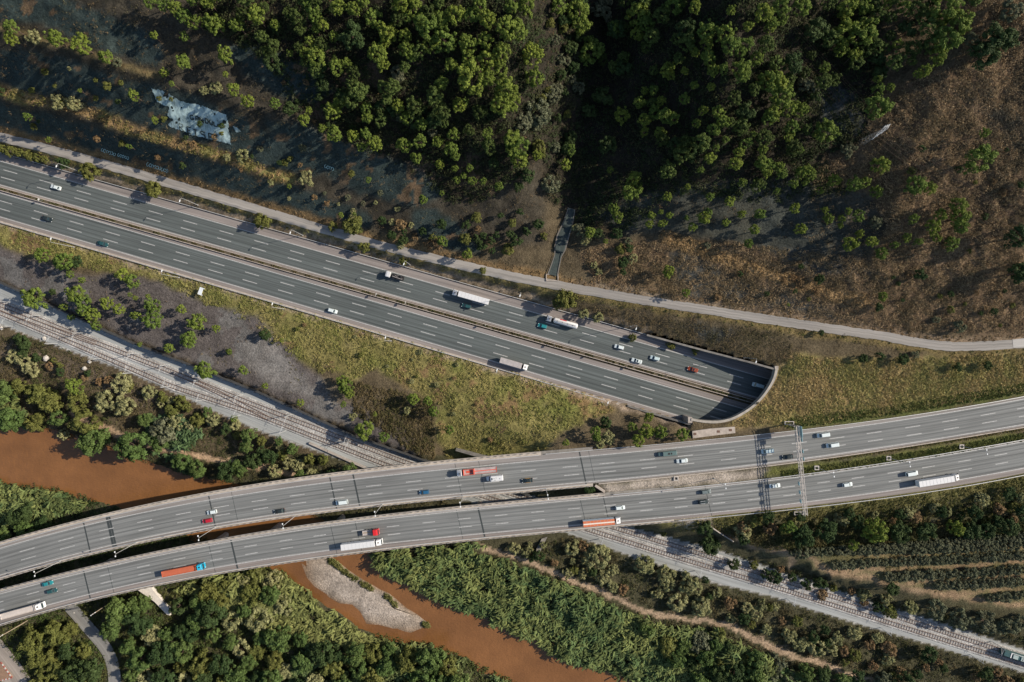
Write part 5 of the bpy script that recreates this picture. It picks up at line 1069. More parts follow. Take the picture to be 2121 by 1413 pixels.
def sample(P, n, thin=None, allow=None):
    P = np.array(P); x0, y0 = P.min(0); x1, y1 = P.max(0); x0 = max(x0, -70); y0 = max(y0, -70); x1 = min(x1, 2190); y1 = min(y1, 1480)
    x = RNG.uniform(x0, x1, n); y = RNG.uniform(y0, y1, n); m = inpoly(x+6*fbm(x, y, 15, 12, 2), y+6*fbm(x, y, 15, 13, 2), P) & ~blocked(x, y) & ~inpoly(x, y, WATER_L+WATER_R)
    if thin is not None: m &= RNG.random(n) < thin(x, y)
    return x[m], y[m]
def tufts(x, y, nl, rad, hgt, ls, c1, c2, asp=.45, up=.9):
    n = len(x); g = Zf(x, y); base = Ua(x, y, g); sc = RNG.uniform(.55, 1.4, n)
    a = RNG.uniform(0, 6.283, (n, nl)); rr = np.sqrt(RNG.random((n, nl)))*rad*sc[:, None]; hh = RNG.uniform(.15, 1, (n, nl))*hgt*sc[:, None]*(1-.5*rr/(rad*sc[:, None]))
    C = np.repeat(base[:, None, :], nl, 1); C[..., 0] += rr*np.cos(a); C[..., 1] += rr*np.sin(a); C[..., 2] += hh
    N = np.stack([np.cos(a)*.9, np.sin(a)*.9, np.full(a.shape, up)], -1)+RNG.normal(size=(n, nl, 3))*.4; N /= np.linalg.norm(N, axis=-1)[..., None]
    V, F = leaves(C.reshape(-1, 3), N.reshape(-1, 3), (ls*sc[:, None]*RNG.uniform(.7, 1.3, (n, nl))).ravel(), asp)
    t = np.clip(.5+1.15*fbm(x, y, 36, 15, 3)+RNG.normal(size=n)*.3, 0, 1)[:, None]; c = (np.array(c1)*(1-t)+np.array(c2)*t)*RNG.uniform(.7, 1.25, (n, 1))
    return V, F, np.repeat(np.repeat(c, nl, 0), 4, 0)
def stuff(name, label, cat, parts, mat):
    V = []; F = []; C = []; o = 0
    for v, f, c in parts: V.append(v); F.append(f+o); C.append(c); o += len(v)
    ob = obj(name, mesh_np(name, np.concatenate(V), np.concatenate(F), False, np.concatenate(C)), mat)
    ob['kind'] = 'stuff'; ob['label'] = label; ob['category'] = cat; return ob
M_STUFF = stuff_mat('undergrowth_leaves')
PATCHY = lambda x, y: np.clip(.75+.9*fbm(x, y, 22, 17, 3), .12, 1)
full = [(-70, -70), (2190, -70), (2190, 1480), (-70, 1480)]
tan1, tan2 = (.345, .25, .145), (.19, .145, .082)
STRIPE = [(1380, 492), (1480, 528), (1600, 567), (1700, 602), (1790, 624)]
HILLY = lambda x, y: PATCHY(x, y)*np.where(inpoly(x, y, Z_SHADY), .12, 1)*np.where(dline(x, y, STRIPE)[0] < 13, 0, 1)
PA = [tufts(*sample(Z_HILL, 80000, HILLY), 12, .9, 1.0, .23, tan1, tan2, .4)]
gen = lambda x, y: np.clip(.35+.9*fbm(x, y, 34, 18, 3), 0, 1)*(y < 520+.29*(x-500))
PA.append(tufts(*sample(full, 60000, gen), 10, .75, .7, .19, (.19, .13, .07), (.105, .095, .05), .35))
PA.append(tufts(*sample([(1180, 625), (1330, 650), (1640, 695), (1640, 745), (1600, 755), (1340, 688), (1190, 648)], 6000, PATCHY), 10, .75, .7, .2, (.20, .15, .08), (.11, .10, .05), .35))
def nearl(L, w): return lambda x, y: (dline(x, y, L)[0] < w)*1.0
PA.append(tufts(*sample([(1330, 470), (1400, 470), (1840, 600), (1830, 650), (1700, 625), (1380, 520)], 9000, nearl([(1380, 492), (1480, 528), (1600, 567), (1700, 602), (1790, 624)], 15)), 9, .6, .5, .26, (.35, .24, .12), (.29, .20, .10)))
PA.append(tufts(*sample([(-70, 150), (620, 350), (620, 400), (-70, 240)], 9000, nearl(B1, 12)), 9, .6, .5, .26, (.28, .19, .09), (.17, .16, .05)))
PA.append(tufts(*sample(full, 90000, nearl([(x, y-13) for x, y in SERV], 9)), 8, .5, .4, .24, (.26, .17, .085), (.17, .12, .06)))
PA.append(tufts(*sample(Z_SLATE, 8000, lambda x, y: np.clip(fbm(x, y, 30, 19, 3)*1.2, 0, 1)), 8, .5, .4, .22, (.17, .13, .10), (.13, .12, .06)))
stuff('dry_scrub', 'tawny dry scrub covering the hillsides', 'scrub', PA, M_STUFF)
PG = [tufts(*sample(Z_MEAD, 66000, lambda x, y: np.clip(.8+1.5*fbm(x, y, 24, 17, 3), .04, 1)), 9, .7, .6, .32, (.30, .26, .10), (.20, .205, .062), .3), tufts(*sample(Z_PORT, 30000, PATCHY), 9, .7, .6, .30, (.40, .30, .14), (.28, .26, .095), .35)]
PG.append(tufts(*sample(full, 70000, nearl([(x, y+13) for x, y in SERV], 9)), 8, .55, .5, .26, (.20, .16, .06), (.12, .13, .04)))
PG.append(tufts(*sample([(1560, 700), (2190, 700), (2190, 880), (1560, 900)], 26000, nearl([(1640, 878), (1835, 856), (2121, 806), (2300, 770)], 12)), 9, .6, .7, .3, (.085, .11, .03), (.12, .13, .04)))
x = np.concatenate([RNG.uniform(1620, 2190, 2600)]); y = lerp(A_in, B_out, .72)(x)+RNG.uniform(-7, 7, len(x)); PG.append(tufts(x, y, 8, .5, .5, .26, (.10, .12, .035), (.15, .15, .05)))
x = RNG.uniform(1700, 2190, 1000); y = A_in(x)+9+RNG.uniform(-2, 2, len(x)); PG.append(tufts(x, y, 8, .4, .35, .22, (.18, .14, .06), (.15, .14, .05)))
x = RNG.uniform(-60, 1570, 5200); y = MU[4](x)+8+.0015*x+RNG.uniform(-1.6, 1.6, len(x)); k_ = fbm(x, y*0, 9, 23, 2) > -.1; vv = tufts(x[k_], y[k_], 7, .4, .45, .22, (.085, .085, .035), (.10, .075, .035)); vv[0][:, 2] += .55; PG.append(vv)
PG.append(tufts(*sample([(1380, 1060), (2190, 980), (2190, 1060), (1400, 1100)], 16000, PATCHY), 8, .6, .6, .28, (.16, .145, .055), (.11, .115, .035)))
PG.append(tufts(*sample(Z_ORCH, 12000, lambda x, y: np.clip(fbm(x, y, 26, 29, 3), 0, .8)), 7, .45, .3, .22, (.14, .13, .045), (.19, .15, .07)))
x = np.array([p[0] for p in BAR[14:24]]); y = np.array([p[1] for p in BAR[14:24]]); q = RNG.uniform(0, len(x)-1.01, 1300); q = q[fbm(q*5, q*0, 3.1, 24, 2) > -.12]; 
X_ = np.interp(q, range(len(x)), x)-RNG.uniform(1, 11, len(q)); Y_ = np.interp(q, range(len(x)), y)+RNG.uniform(-4, 4, len(q))
vv = tufts(X_, Y_, 9, .7, .7, .32, (.11, .12, .035), (.17, .16, .06)); vv[0][:, 2] += np.repeat(ZW+.5-Zf(X_, Y_), 36); PG.append(vv)
stuff('grass', 'yellow green grass on the banks, verges and medians', 'grass', PG, M_STUFF)
PU = []
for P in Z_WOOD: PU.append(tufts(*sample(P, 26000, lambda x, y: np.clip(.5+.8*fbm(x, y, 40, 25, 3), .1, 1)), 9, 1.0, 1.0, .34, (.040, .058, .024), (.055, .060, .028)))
LOW = [(-70, 690), (70, 700), (280, 790), (530, 905), (760, 985), (960, 1050), (900, 1130), (1060, 1290), (1192, 1365), (1320, 1410), (1500, 1480), (2190, 1480), (2190, 1410), (1937, 1345), (1758, 1292), (1600, 1242), (1493, 1216), (1315, 1160), (1175, 1110), (1060, 1150), (820, 1150), (500, 1010), (300, 960), (0, 890), (-70, 890)]
PU.append(tufts(*sample(LOW, 120000, PATCHY), 9, .85, .8, .26, (.105, .085, .042), (.055, .065, .024)))
PU.append(tufts(*sample([(-70, 1290), (560, 1150), (700, 1300), (900, 1330), (1080, 1420), (1080, 1480), (-70, 1480)], 22000), 9, 1.0, 1.1, .36, (.06, .085, .026), (.085, .088, .03)))
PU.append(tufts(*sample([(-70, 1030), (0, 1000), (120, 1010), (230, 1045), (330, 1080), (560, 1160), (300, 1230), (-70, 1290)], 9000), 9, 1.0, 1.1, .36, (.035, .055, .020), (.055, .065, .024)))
PU.append(tufts(*sample([(1480, 1095), (1700, 1085), (2121, 1070), (2190, 1080), (2190, 1120), (1700, 1150), (1560, 1130)], 16000, PATCHY), 9, .8, .8, .3, (.11, .09, .04), (.06, .07, .025)))
PU.append(tufts(*sample([(1490, 1135), (1600, 1165), (1750, 1215), (1900, 1260), (2190, 1330), (2190, 1350), (2013, 1308), (1809, 1252), (1600, 1180), (1493, 1145)], 9000, PATCHY), 9, .8, .8, .3, (.11, .085, .04), (.06, .07, .025)))
PU.append(tufts(*sample([(730, 790), (900, 830), (900, 950), (850, 935), (730, 850)], 5000, PATCHY), 9, .7, .6, .28, (.13, .10, .05), (.075, .075, .03)))
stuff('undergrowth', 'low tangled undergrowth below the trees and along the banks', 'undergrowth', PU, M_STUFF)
def canes(P, step, nb, L, lift, c1, c2, wind=(-.75, -.75), w=.30, thin=None):
    x0, y0, x1, y1 = -60, 780, 1760, 1480; gx_, gy_ = np.meshgrid(np.arange(x0, x1, step), np.arange(y0, y1, step)); x = (gx_+RNG.uniform(-.6, .6, gx_.shape)*step).ravel(); y = (gy_+RNG.uniform(-.6, .6, gx_.shape)*step).ravel()
    m = (fbm(x, y, 22, 77, 2) > -.5) & inpoly(x+9*fbm(x, y, 18, 12, 2), y+9*fbm(x, y, 18, 13, 2), P) & ~inpoly(x, y, WATER_L+WATER_R) & ~blocked(x, y)
    if thin is not None: m &= thin(x, y) > 0
    x, y = x[m], y[m]; n = len(x); hv = np.clip(.62+.75*fbm(x, y, 34, 57, 3), .15, 1.25)*RNG.uniform(.75, 1.2, n); tone = np.clip(.5+.7*fbm(x, y, 60, 27, 3)+RNG.normal(size=n)*.22, 0, 1)[:, None]
    base = Ua(x, y, Zf(x, y)); a0 = math.atan2(wind[1], wind[0])+.7*fbm(x, y, 70, 58, 2)
    a = a0[:, None]+RNG.normal(size=(n, nb))*.75; l = L*RNG.uniform(.55, 1.25, (n, nb))*(.6+.5*hv[:, None]); dx = np.cos(a); dy = np.sin(a)
    r0 = RNG.uniform(0, 1.1, (n, nb)); t0 = RNG.uniform(0, 6.283, (n, nb)); h0 = (lift*hv)[:, None]*RNG.uniform(.45, 1.0, (n, nb))
    P0 = base[:, None, :]+np.stack([r0*np.cos(t0), r0*np.sin(t0), h0], -1); P1 = P0+np.stack([dx*l*.5, dy*l*.5, l*.30], -1); P2 = P0+np.stack([dx*l, dy*l, l*.05], -1)
    sd = np.stack([-dy, dx, RNG.uniform(-.8, .8, dx.shape)], -1); sd /= np.linalg.norm(sd, axis=-1)[..., None]; sd = sd*w*RNG.uniform(.6, 1.4, (n, nb, 1))
    V = np.stack([P0-sd*.6, P0+sd*.6, P1+sd, P1-sd, P2, P2+sd*.06], 2).reshape(-1, 3); o = np.arange(n*nb)[:, None]*6
    F = np.concatenate([o+np.array([[0, 1, 2, 3]]), o+np.array([[3, 2, 5, 4]])])
    c = (np.array(c1)*(1-tone)+np.array(c2)*tone)*RNG.uniform(.55, 1.4, (n, 1)); return V, F, np.repeat(np.repeat(c, nb, 0), 6, 0)
RE1 = [(770, 1142), (990, 1122), (1050, 1160), (1180, 1206), (1262, 1246), (1350, 1284), (1480, 1302), (1560, 1345), (1660, 1390), (1700, 1480), (1480, 1480), (1315, 1412), (1192, 1374), (1060, 1304), (988, 1277), (874, 1220), (800, 1184)]
RE2 = [(500, 1178), (590, 1170), (620, 1205), (672, 1246), (744, 1292), (780, 1315), (840, 1335), (780, 1350), (640, 1325), (560, 1300), (470, 1260), (380, 1215)]
RE3 = [(-70, 990), (0, 985), (30, 1000), (120, 1012), (190, 1038), (130, 1070), (-70, 1100)]
RE4 = [(-70, 800), (30, 800), (70, 880), (30, 890), (-70, 890)]; RE5 = [(300, 850), (390, 860), (430, 900), (380, 940), (420, 985), (370, 970), (320, 930)]; RE6 = [(640, 1320), (900, 1330), (1070, 1412), (1100, 1480), (560, 1480), (600, 1400)]
g1, g2 = (.165, .185, .062), (.078, .122, .048)
PR = [canes(RE1, 6.5, 11, 2.9, 5.0, g1, g2), canes(RE2, 6.5, 11, 2.8, 4.6, (.19, .195, .07), g1), canes(RE3, 7, 10, 2.6, 4, g1, g2), canes(RE4, 7, 10, 2.6, 4, g1, g2), canes(RE5, 7, 10, 2.6, 4, (.085, .13, .065), g2), canes(RE6, 7, 10, 2.7, 4.5, (.165, .18, .065), g2, thin=lambda x, y: fbm(x, y, 60, 33)+.1)]
stuff('reeds', 'tall green giant reeds lining the muddy river', 'reeds', PR, M_STUFF)
# ------------------------------------------------------------------ vehicles (x forward, metres)
def paint(name, c, rough=.35): 
    return pmat('paint_'+name, c, rough, .06, 2, spec=.5)
M_TYRE = M_DARK; M_HEAD = pmat('headlight_glass', (.75, .78, .78), .15, .05, 3); M_TAIL = pmat('taillight_red', (.35, .015, .012), .3, .1, 3)
def wheel_mesh(r, w): return (MB().tube((0, -w/2, 0), (0, w/2, 0), r, n=12).mesh('wheel'), MB().tube((0, -w/2-.01, 0), (0, w/2+.01, 0), r*.58, n=10).mesh('rim'))
def rr(hx0, hw, z0, z1, b=.12): # one cross section ring in yz at x
    return [(hx0, -hw+b, z0), (hx0, -hw, z0+b), (hx0, -hw, z1-b), (hx0, -hw+b*1.2, z1), (hx0, hw-b*1.2, z1), (hx0, hw, z1-b), (hx0, hw, z0+b), (hx0, hw-b, z0)]
def car_meshes(L, W, H, bon, boot, z0=.28, zb=.92, cab_top=.62):
    f, r = L/2, -L/2; b = MB()
    b.loft([rr(r, W*.40, z0+.15, zb-.12, .1), rr(r+.18, W*.485, z0, zb-.02), rr(r+1.0, W*.5, z0, zb), rr(f-1.1, W*.5, z0, zb-.02), rr(f-.35, W*.47, z0, zb-.14), rr(f, W*.37, z0+.12, zb-.28, .1)])
    x0, x1 = r+boot, f-bon; s = .52; ra, rb_ = x0+boot*.35+.15, x1-.75   # cabin base and roof ends
    roof = [(ra, -W*.36, H-.03), (ra+.25, -W*.37, H), (rb_-.2, -W*.37, H), (rb_, -W*.355, H-.03)]
    b.loft([[(x, s_*W*.47, zb-.05) for x, s_ in ((x0, -1), (x1, -1), (x1, 1), (x0, 1))], [(x, s_*W*.37, H-.02) for x, s_ in ((ra, -1), (rb_, -1), (rb_, 1), (ra, 1))]])
    b.loft([[(x, s_*W*.37, H-.02) for x, s_ in ((ra, -1), (rb_, -1), (rb_, 1), (ra, 1))], [(x, s_*W*.33, H+.035) for x, s_ in ((ra+.12, -1), (rb_-.12, -1), (rb_-.12, 1), (ra+.12, 1))]])
    e = .025
    g = lambda u, v, xa, xb: (xa*(1-v)+xb*v, u*(W*.47*(1-v)+W*.37*v))
    def pane(xa, xb, sgn):
        p = []
        for u, v in ((-.86, .1), (.86, .1), (.86, .92), (-.86, .92)):
            x, y = g(u, v, xa, xb); z = (zb-.05)*(1-v)+(H-.02)*v; p.append((x+sgn*e, y, z+e))
        return p
    ws = MB().quad(pane(x1, rb_, 1)); rw = MB().quad(pane(x0, ra, -1)[::-1]); SW = []; HL = []; TLs = []; MR = []
    for sg in (-1, 1):
        p = []
        for t, v in ((.07, .12), (.93, .12), (.88, .88), (.12, .88)):
            x = (x0*(1-t)+x1*t)*(1-v)+(ra*(1-t)+rb_*t)*v; y = sg*((W*.47)*(1-v)+(W*.37)*v+e); p.append((x, y, (zb-.05)*(1-v)+(H-.02)*v))
        sw = MB().quad(p if sg < 0 else p[::-1]); SW.append(sw.mesh('side_window'))
    for sg in (-1, 1): HL.append(MB().box((f-.16, sg*W*.36, zb-.27), (.32, W*.13, .12)).mesh('headlight')); TLs.append(MB().box((r+.12, sg*W*.38, zb-.18), (.2, W*.14, .16)).mesh('tail_light')); MR.append(MB().box((x1-.35, sg*(W*.5+.08), zb+.08), (.14, .2, .14)).mesh('mirror'))
    return dict(body=b.mesh('body', False), windscreen=ws.mesh('windscreen'), rear_window=rw.mesh('rear_window'), side=SW, headlight=HL, tail=TLs, mirror=MR, wheel=wheel_mesh(.32, .21), L=L, W=W)
CARS = {'hatch': car_meshes(4.3, 1.8, 1.48, 1.0, .12), 'saloon': car_meshes(4.8, 1.84, 1.44, 1.15, .75), 'suv': car_meshes(4.6, 1.9, 1.68, 1.05, .1, .35, 1.05), 'van': car_meshes(5.3, 2.0, 2.05, .75, .05, .32, 1.1)}
def axles(root, wm, xs, hw, r, double=False):
    for x in xs:
        for s in (-1, 1): obj('rim', wm[1], M_STEEL, obj('wheel', wm[0], M_TYRE, root, (x, s*hw, r)))
HD = {}
def place(px, py, lane_, h):
    z = {'M': .03}.get(lane_[0], ZD+.03); x, y, _ = U(px, py, z+h*.6)
    f = {'MU': lerp(MU[1], MU[4], .5), 'ML': lerp(ML[1], ML[4], .5), 'DA': lerp(A_out, A_in, .5), 'DB': lerp(B_out, B_in, .5)}[lane_]
    a = Vector(U(px-12, float(f(px-12)), z)); b = Vector(U(px+12, float(f(px+12)), z)); d = b-a
    if lane_ in ('MU', 'DA'): d = -d
    return (x, y, z), math.atan2(d.y, d.x)
def car(kind, px, py, lane_, col, label, extra=None, grp='cars on the motorway and viaducts'):
    C_ = CARS[kind]; loc, az = place(px, py, lane_, 1.4)
    t = thing('van' if kind == 'van' else 'car', label, 'van' if kind == 'van' else 'car', loc, az, grp if kind != 'van' else 'vans on the viaduct road')
    obj('body', C_['body'], col, t); obj('windscreen', C_['windscreen'], M_GLASS, t); obj('rear_window', C_['rear_window'], M_GLASS, t); 
    for i in (0, 1): obj('side_window', C_['side'][i], M_GLASS, t); obj('headlight', C_['headlight'][i], M_HEAD, t); obj('tail_light', C_['tail'][i], M_TAIL, t); obj('mirror', C_['mirror'][i], M_DARK, t)
    axles(t, C_['wheel'], (C_['L']*.31, -C_['L']*.30), C_['W']*.44, .32)
    if extra == 'bars':
        b = MB()
        for s in (-.5, .5): b.box((-.5, s, 1.76), (2.0, .07, .06))
        obj('roof_bars', b.mesh('roof_bars'), M_HEAD, t)
    if extra == 'stripe': obj('door_panel', MB().box((-.15, -.905, .68), (2.6, .04, .5)).box((-.15, .905, .68), (2.6, .04, .5)).mesh('door_panel'), paint('taxi_yellow', (.62, .30, .02)), t)
    if extra == 'hatches': obj('roof_hatch', MB().box((-.2, 0, 1.5), (.7, 1.0, .04)).mesh('roof_hatch'), M_GLASS, t)
    return t
WHITE = paint('white', (.60, .66, .66)); SILV = paint('silver_white', (.46, .56, .57)); BLACK = paint('black', (.02, .028, .03)); DKTEAL = paint('dark_teal', (.02, .07, .075)); TEAL = paint('teal', (.02, .20, .22)); BLUE = paint('blue', (.02, .10, .20)); RED = paint('red', (.42, .015, .03)); ORNG = paint('orange_red', (.26, .045, .015)); GREY = paint('grey', (.13, .16, .16)); MWHITE = paint('matte_white', (.60, .60, .60), .6)
car('saloon', 115, 388, 'MU', WHITE, 'white saloon alone at the far left of the upper motorway carriageway')
car('hatch', 966, 634, 'MU', DKTEAL, 'dark teal car in the shadow of the white box lorry')
car('hatch', 1123.5, 675.5, 'MU', TEAL, 'bright teal car beside the white tanker lorry')
car('hatch', 1282.6, 719, 'MU', WHITE, 'white hatchback first behind the tanker on the motorway')
car('saloon', 1319, 747.5, 'MU', WHITE, 'white saloon with dark roof window in the inner lane by the median', 'hatches')
car('hatch', 1356.7, 742, 'MU', SILV, 'silvery white hatchback just ahead of the orange car')
car('saloon', 1435, 765.5, 'MU', ORNG, 'orange red saloon coming out of the tunnel shadow', 'hatches')
car('saloon', 97, 453, 'ML', BLACK, 'black saloon near the left edge of the lower motorway carriageway')
car('saloon', 212.7, 505, 'ML', DKTEAL, 'dark teal saloon by the lower edge line of the motorway')
car('hatch', 689, 644, 'ML', WHITE, 'lone white hatchback on the lower motorway carriageway')
car('saloon', 578.5, 1059, 'DA', BLACK, 'black saloon on the northern viaduct by a gap lamp')
car('hatch', 879, 1019.7, 'DA', BLUE, 'dark blue hatchback in the inner lane of the northern viaduct')
car('saloon', 1092.5, 995.5, 'DA', BLACK, 'black taxi with yellow doors behind the white camper van', 'stripe')
car('saloon', 1413, 954.7, 'DA', WHITE, 'white saloon just behind the long dark van')
car('saloon', 1632, 946.5, 'DA', BLACK, 'black saloon just left of the sign gantry')
car('hatch', 438.6, 1061, 'DA', WHITE, 'white hatchback crossing the viaduct joint above the red car')
car('hatch', 428.8, 1079, 'DA', RED, 'bright red hatchback beside the viaduct joint')
car('saloon', 98, 1209, 'DB', TEAL, 'bright teal saloon at the left end of the southern viaduct')
car('hatch', 108, 1224.3, 'DB', DKTEAL, 'dark hatchback just below the bright teal saloon')
car('hatch', 1284.6, 1052, 'DB', WHITE, 'white hatchback above the orange striped lorry')
car('hatch', 1462.5, 1019, 'DB', GREY, 'grey hatchback, the upper of two dark cars side by side')
car('suv', 1457, 1039.6, 'DB', BLACK, 'black estate with pale roof bars, lower of two dark cars', 'bars')
car('saloon', 1605, 1006.4, 'DB', WHITE, 'white saloon at the edge of the gantry shadow')
car('hatch', 1755.7, 1004, 'DB', WHITE, 'white hatchback in the middle lane right of the gantry')
car('van', 708, 1040.5, 'DA', WHITE, 'small white van near the joints of the northern viaduct')
car('van', 1589.5, 934.3, 'DA', SILV, 'long silvery van in the gantry shadow', 'hatches0')
car('van', 1705, 901, 'DA', WHITE, 'white van in the outer lane right of the gantry')
car('van', 1724, 922, 'DA', WHITE, 'white van in the middle lane right of the gantry')
car('van', 1888.7, 981, 'DB', WHITE, 'white van ahead of the big white lorry')
car('van', 1570, 798.5, 'MU', SILV, 'pale pickup van emerging from the tunnel shadow')
# lorries -----------------------------------------------------------------
TW = wheel_mesh(.5, .34)
def cab(root, x0, col, deflector=True, hatch=True):     # x0 = back of the cab, about 2.2 m long
    b = MB(); W = 1.25
    b.loft([rr(x0, W, .7, 3.15, .15), rr(x0+1.3, W, .6, 3.1, .15), rr(x0+1.9, W, .6, 2.9, .18), rr(x0+2.25, W*.97, .6, 2.05, .2), rr(x0+2.3, W*.93, .6, 1.2, .2)])
    if deflector: b.loft([[(x0+.05, -1.15, 3.12), (x0+.05, 1.15, 3.12), (x0+.05, 1.0, 3.75), (x0+.05, -1.0, 3.75)], [(x0+1.5, -1.1, 3.05), (x0+1.5, 1.1, 3.05), (x0+1.4, .9, 3.15), (x0+1.4, -.9, 3.15)]])
    root = obj('cab', b.mesh('cab'), col, root)
    obj('windscreen', MB().quad([(x0+1.98, -1.08, 2.78), (x0+2.30, -1.1, 2.0), (x0+2.30, 1.1, 2.0), (x0+1.98, 1.08, 2.78)]).mesh('windscreen'), M_GLASS, root)
    if hatch: obj('roof_hatch', MB().box((x0+.85, .1, 3.5 if deflector else 3.2), (.55, .5, .3)).mesh('roof_hatch'), M_DARK, root)
    for s in (-1, 1): obj('mirror', MB().box((x0+2.0, s*1.45, 2.1), (.15, .3, .6)).mesh('mirror'), M_DARK, root); obj('headlight', MB().box((x0+2.28, s*.95, .95), (.12, .35, .2)).mesh('headlight'), M_HEAD, root)
def lorry(px, py, lane_, label, L, cabcol, load, lcol, H=3.9, cargs={}, cat='lorry', name='lorry'):
    loc, az = place(px, py, lane_, H); t = thing(name, label, cat, loc, az, 'lorries on the motorway and viaducts')
    f = L/2; x0 = f-2.3; tl = x0-.75; r = -L/2
    cab(t, x0, cabcol, **cargs)
    obj('chassis', MB().box(((x0+1.5+r)/2, 0, .85), (x0+1.5-r, .95, .3)).mesh('chassis'), M_DARK, t)
    axs = [x0+1.1, x0-1.7] + ([r+1.6, r+2.9, r+4.2] if L > 12 else [r+1.6])
    axles(t, TW, axs, 1.02, .5)
    if load == 'box':
        b = MB(); b.loft([[(x, y, z) for y, z in ((-1.27, 1.15), (-1.27, H-.06), (-1.2, H), (1.2, H), (1.27, H-.06), (1.27, 1.15))] for x in (r, tl)])
        o = obj('trailer', b.mesh('trailer'), lcol, t); m_ = MB()
        n = int((tl-r)/1.5)
        for i in range(1, n): m_.box((r+(tl-r)*i/n, 0, H+.012), (.06, 2.36, .03))
        obj('roof_ribs', m_.mesh('roof_ribs'), pmat('roof_rib_grey', (.45, .46, .46), .6, .1, 2), o)
    elif load == 'tank':
        b = MB(); n = 14; R = 1.22; rg = []
        for x, k_ in ((r, .55), (r+.25, .9), (r+.6, 1), (tl-1.0, 1), (tl-.65, .9), (tl-.4, .55)): rg.append([(x, math.cos(2*math.pi*i/n)*R*k_, 2.35+math.sin(2*math.pi*i/n)*R*k_*1.05) for i in range(n)])
        b.loft(rg); obj('tank', b.mesh('tank', True), lcol, t); m_ = MB().box(((r+tl)/2-.2, 0, 3.66), ((tl-r)*.8, .5, .08))
        for i in range(4): m_.tube((r+2+i*2.4, 0, 3.5), (r+2+i*2.4, 0, 3.85), .28, n=10)
        obj('walkway', m_.mesh('walkway'), M_LAMP, t); m_ = MB(); y1 = 1
        m_.loft([[(x, math.cos(a)*1.235, 2.35+math.sin(a)*1.3) for a in (.35, .62, .9)] + [(x, math.cos(a)*1.1, 2.35+math.sin(a)*1.15) for a in (.9, .35)] for x in (tl-3.6-2.5, tl-3.0)])
        for v in m_.v: pass
        m_.v = [(x, -y, z) for x, y, z in m_.v]; obj('red_panel', m_.mesh('red_panel'), paint('sign_red', (.5, .04, .05)), t)
    elif load == 'tub':
        b = MB(); w = .1
        b.box(((r+tl)/2, 0, 1.35), (tl-r, 2.5, .2))
        for s in (-1, 1): b.box(((r+tl)/2, s*1.2, 2.2), (tl-r, w, 1.6))
        b.box((r+.05, 0, 2.2), (w, 2.3, 1.6)); b.box((tl-.05, 0, 2.4), (w, 2.3, 2.0))
        obj('tub', b.mesh('tub'), lcol, t); obj('tarpaulin', MB().loft([[(x, -1.14, 2.75), (x, 0, 3.0), (x, 1.14, 2.75), (x, 1.14, 2.6), (x, -1.14, 2.6)] for x in (r+.12, tl-.15)]).mesh('tarpaulin'), lcol, t)
    elif load == 'flat':
        sp = tl-4.6
        obj('load_bed', MB().box(((r+tl)/2, 0, 1.3), (tl-r, 2.5, .2)).mesh('load_bed'), lcol[0], t)
        b = MB(); b.box(((tl+sp)/2, 1.18, 1.9), (tl-sp, .12, 1.0)).box(((tl+sp)/2, -1.18, 1.9), (tl-sp, .12, 1.0)).box((sp, 0, 1.95), (.5, 2.5, 1.1)).box((tl-.1, 0, 1.95), (.3, 2.5, 1.1)); b.box(((r+sp)/2, 0, 1.43), (sp-r, .35, .06)); b.box(((r+sp)/2, 1.2, 1.45), (sp-r, .1, .12)).box((r+.1, 0, 1.45), (.2, 2.4, .12)).box(((tl+sp)/2-.2, 0, 1.43), (2.6, 1.0, .06))
        obj('red_frame', b.mesh('red_frame'), lcol[1], t)
    elif load == 'machine':
        b = MB(); b.box(((r+tl)/2, 0, 1.3), (tl-r, 2.2, .16)); q = random.Random(3)
        for i in range(16): b.box((q.uniform(r+.3, tl-.3), q.uniform(-.9, .9), q.uniform(1.5, 2.3)), (q.uniform(.3, 1.1), q.uniform(.15, .5), q.uniform(.3, .9)), 0, q.uniform(0, 1.5))
        obj('machinery', b.mesh('machinery'), lcol[0], t); b = MB()
        for i in range(8): b.box((q.uniform(r+.3, tl-.3), q.uniform(-.9, .9), q.uniform(1.9, 2.6)), (q.uniform(.4, 1.4), .12, .12), 0, q.uniform(-.4, .4))
        b.tube((r+.6, .6, 2.4), (tl-.4, .3, 2.7), .12, n=6); obj('crane_arm', b.mesh('crane_arm'), lcol[1], t)
    elif load == 'bed':
        b = MB(); b.box(((r+tl)/2, 0, 1.25), (tl-r, 2.1, .16))
        for s in (-1, 1): b.box(((r+tl)/2, s*1.05, 1.5), (tl-r, .08, .4))
        b.box((r+.05, 0, 1.5), (.08, 2.1, .4)); obj('load_bed', b.mesh('load_bed'), lcol, t); obj('planks', MB().box(((r+tl)/2, 0, 1.36), ((tl-r)*.9, .5, .06)).mesh('planks'), M_WOOD, t)
    return t
ORT = pmat('orange_tarp', (.46, .115, .055), .7, .12, .6); TANB = pmat('tan_tarp', (.52, .46, .41), .75, .12, .6); CUR = pmat('grey_curtain', (.36, .33, .32), .7, .15, .8)
lorry(817, 572, 'MU', 'white cab truck carrying dark machinery on the upper carriageway', 8.6, MWHITE, 'machine', (M_DARK, CUR), 3.2, dict(deflector=False, hatch=False))
lorry(974.5, 615.5, 'MU', 'white box lorry on the motorway beside a shaded car', 17.2, MWHITE, 'box', MWHITE)
lorry(1164, 667.5, 'MU', 'white tanker lorry with a red panel passing a teal car', 14.6, MWHITE, 'tank', MWHITE)
lorry(1065, 754, 'ML', 'lorry with a ribbed grey cover heading for the tunnel', 13.2, MWHITE, 'box', CUR, 3.7)
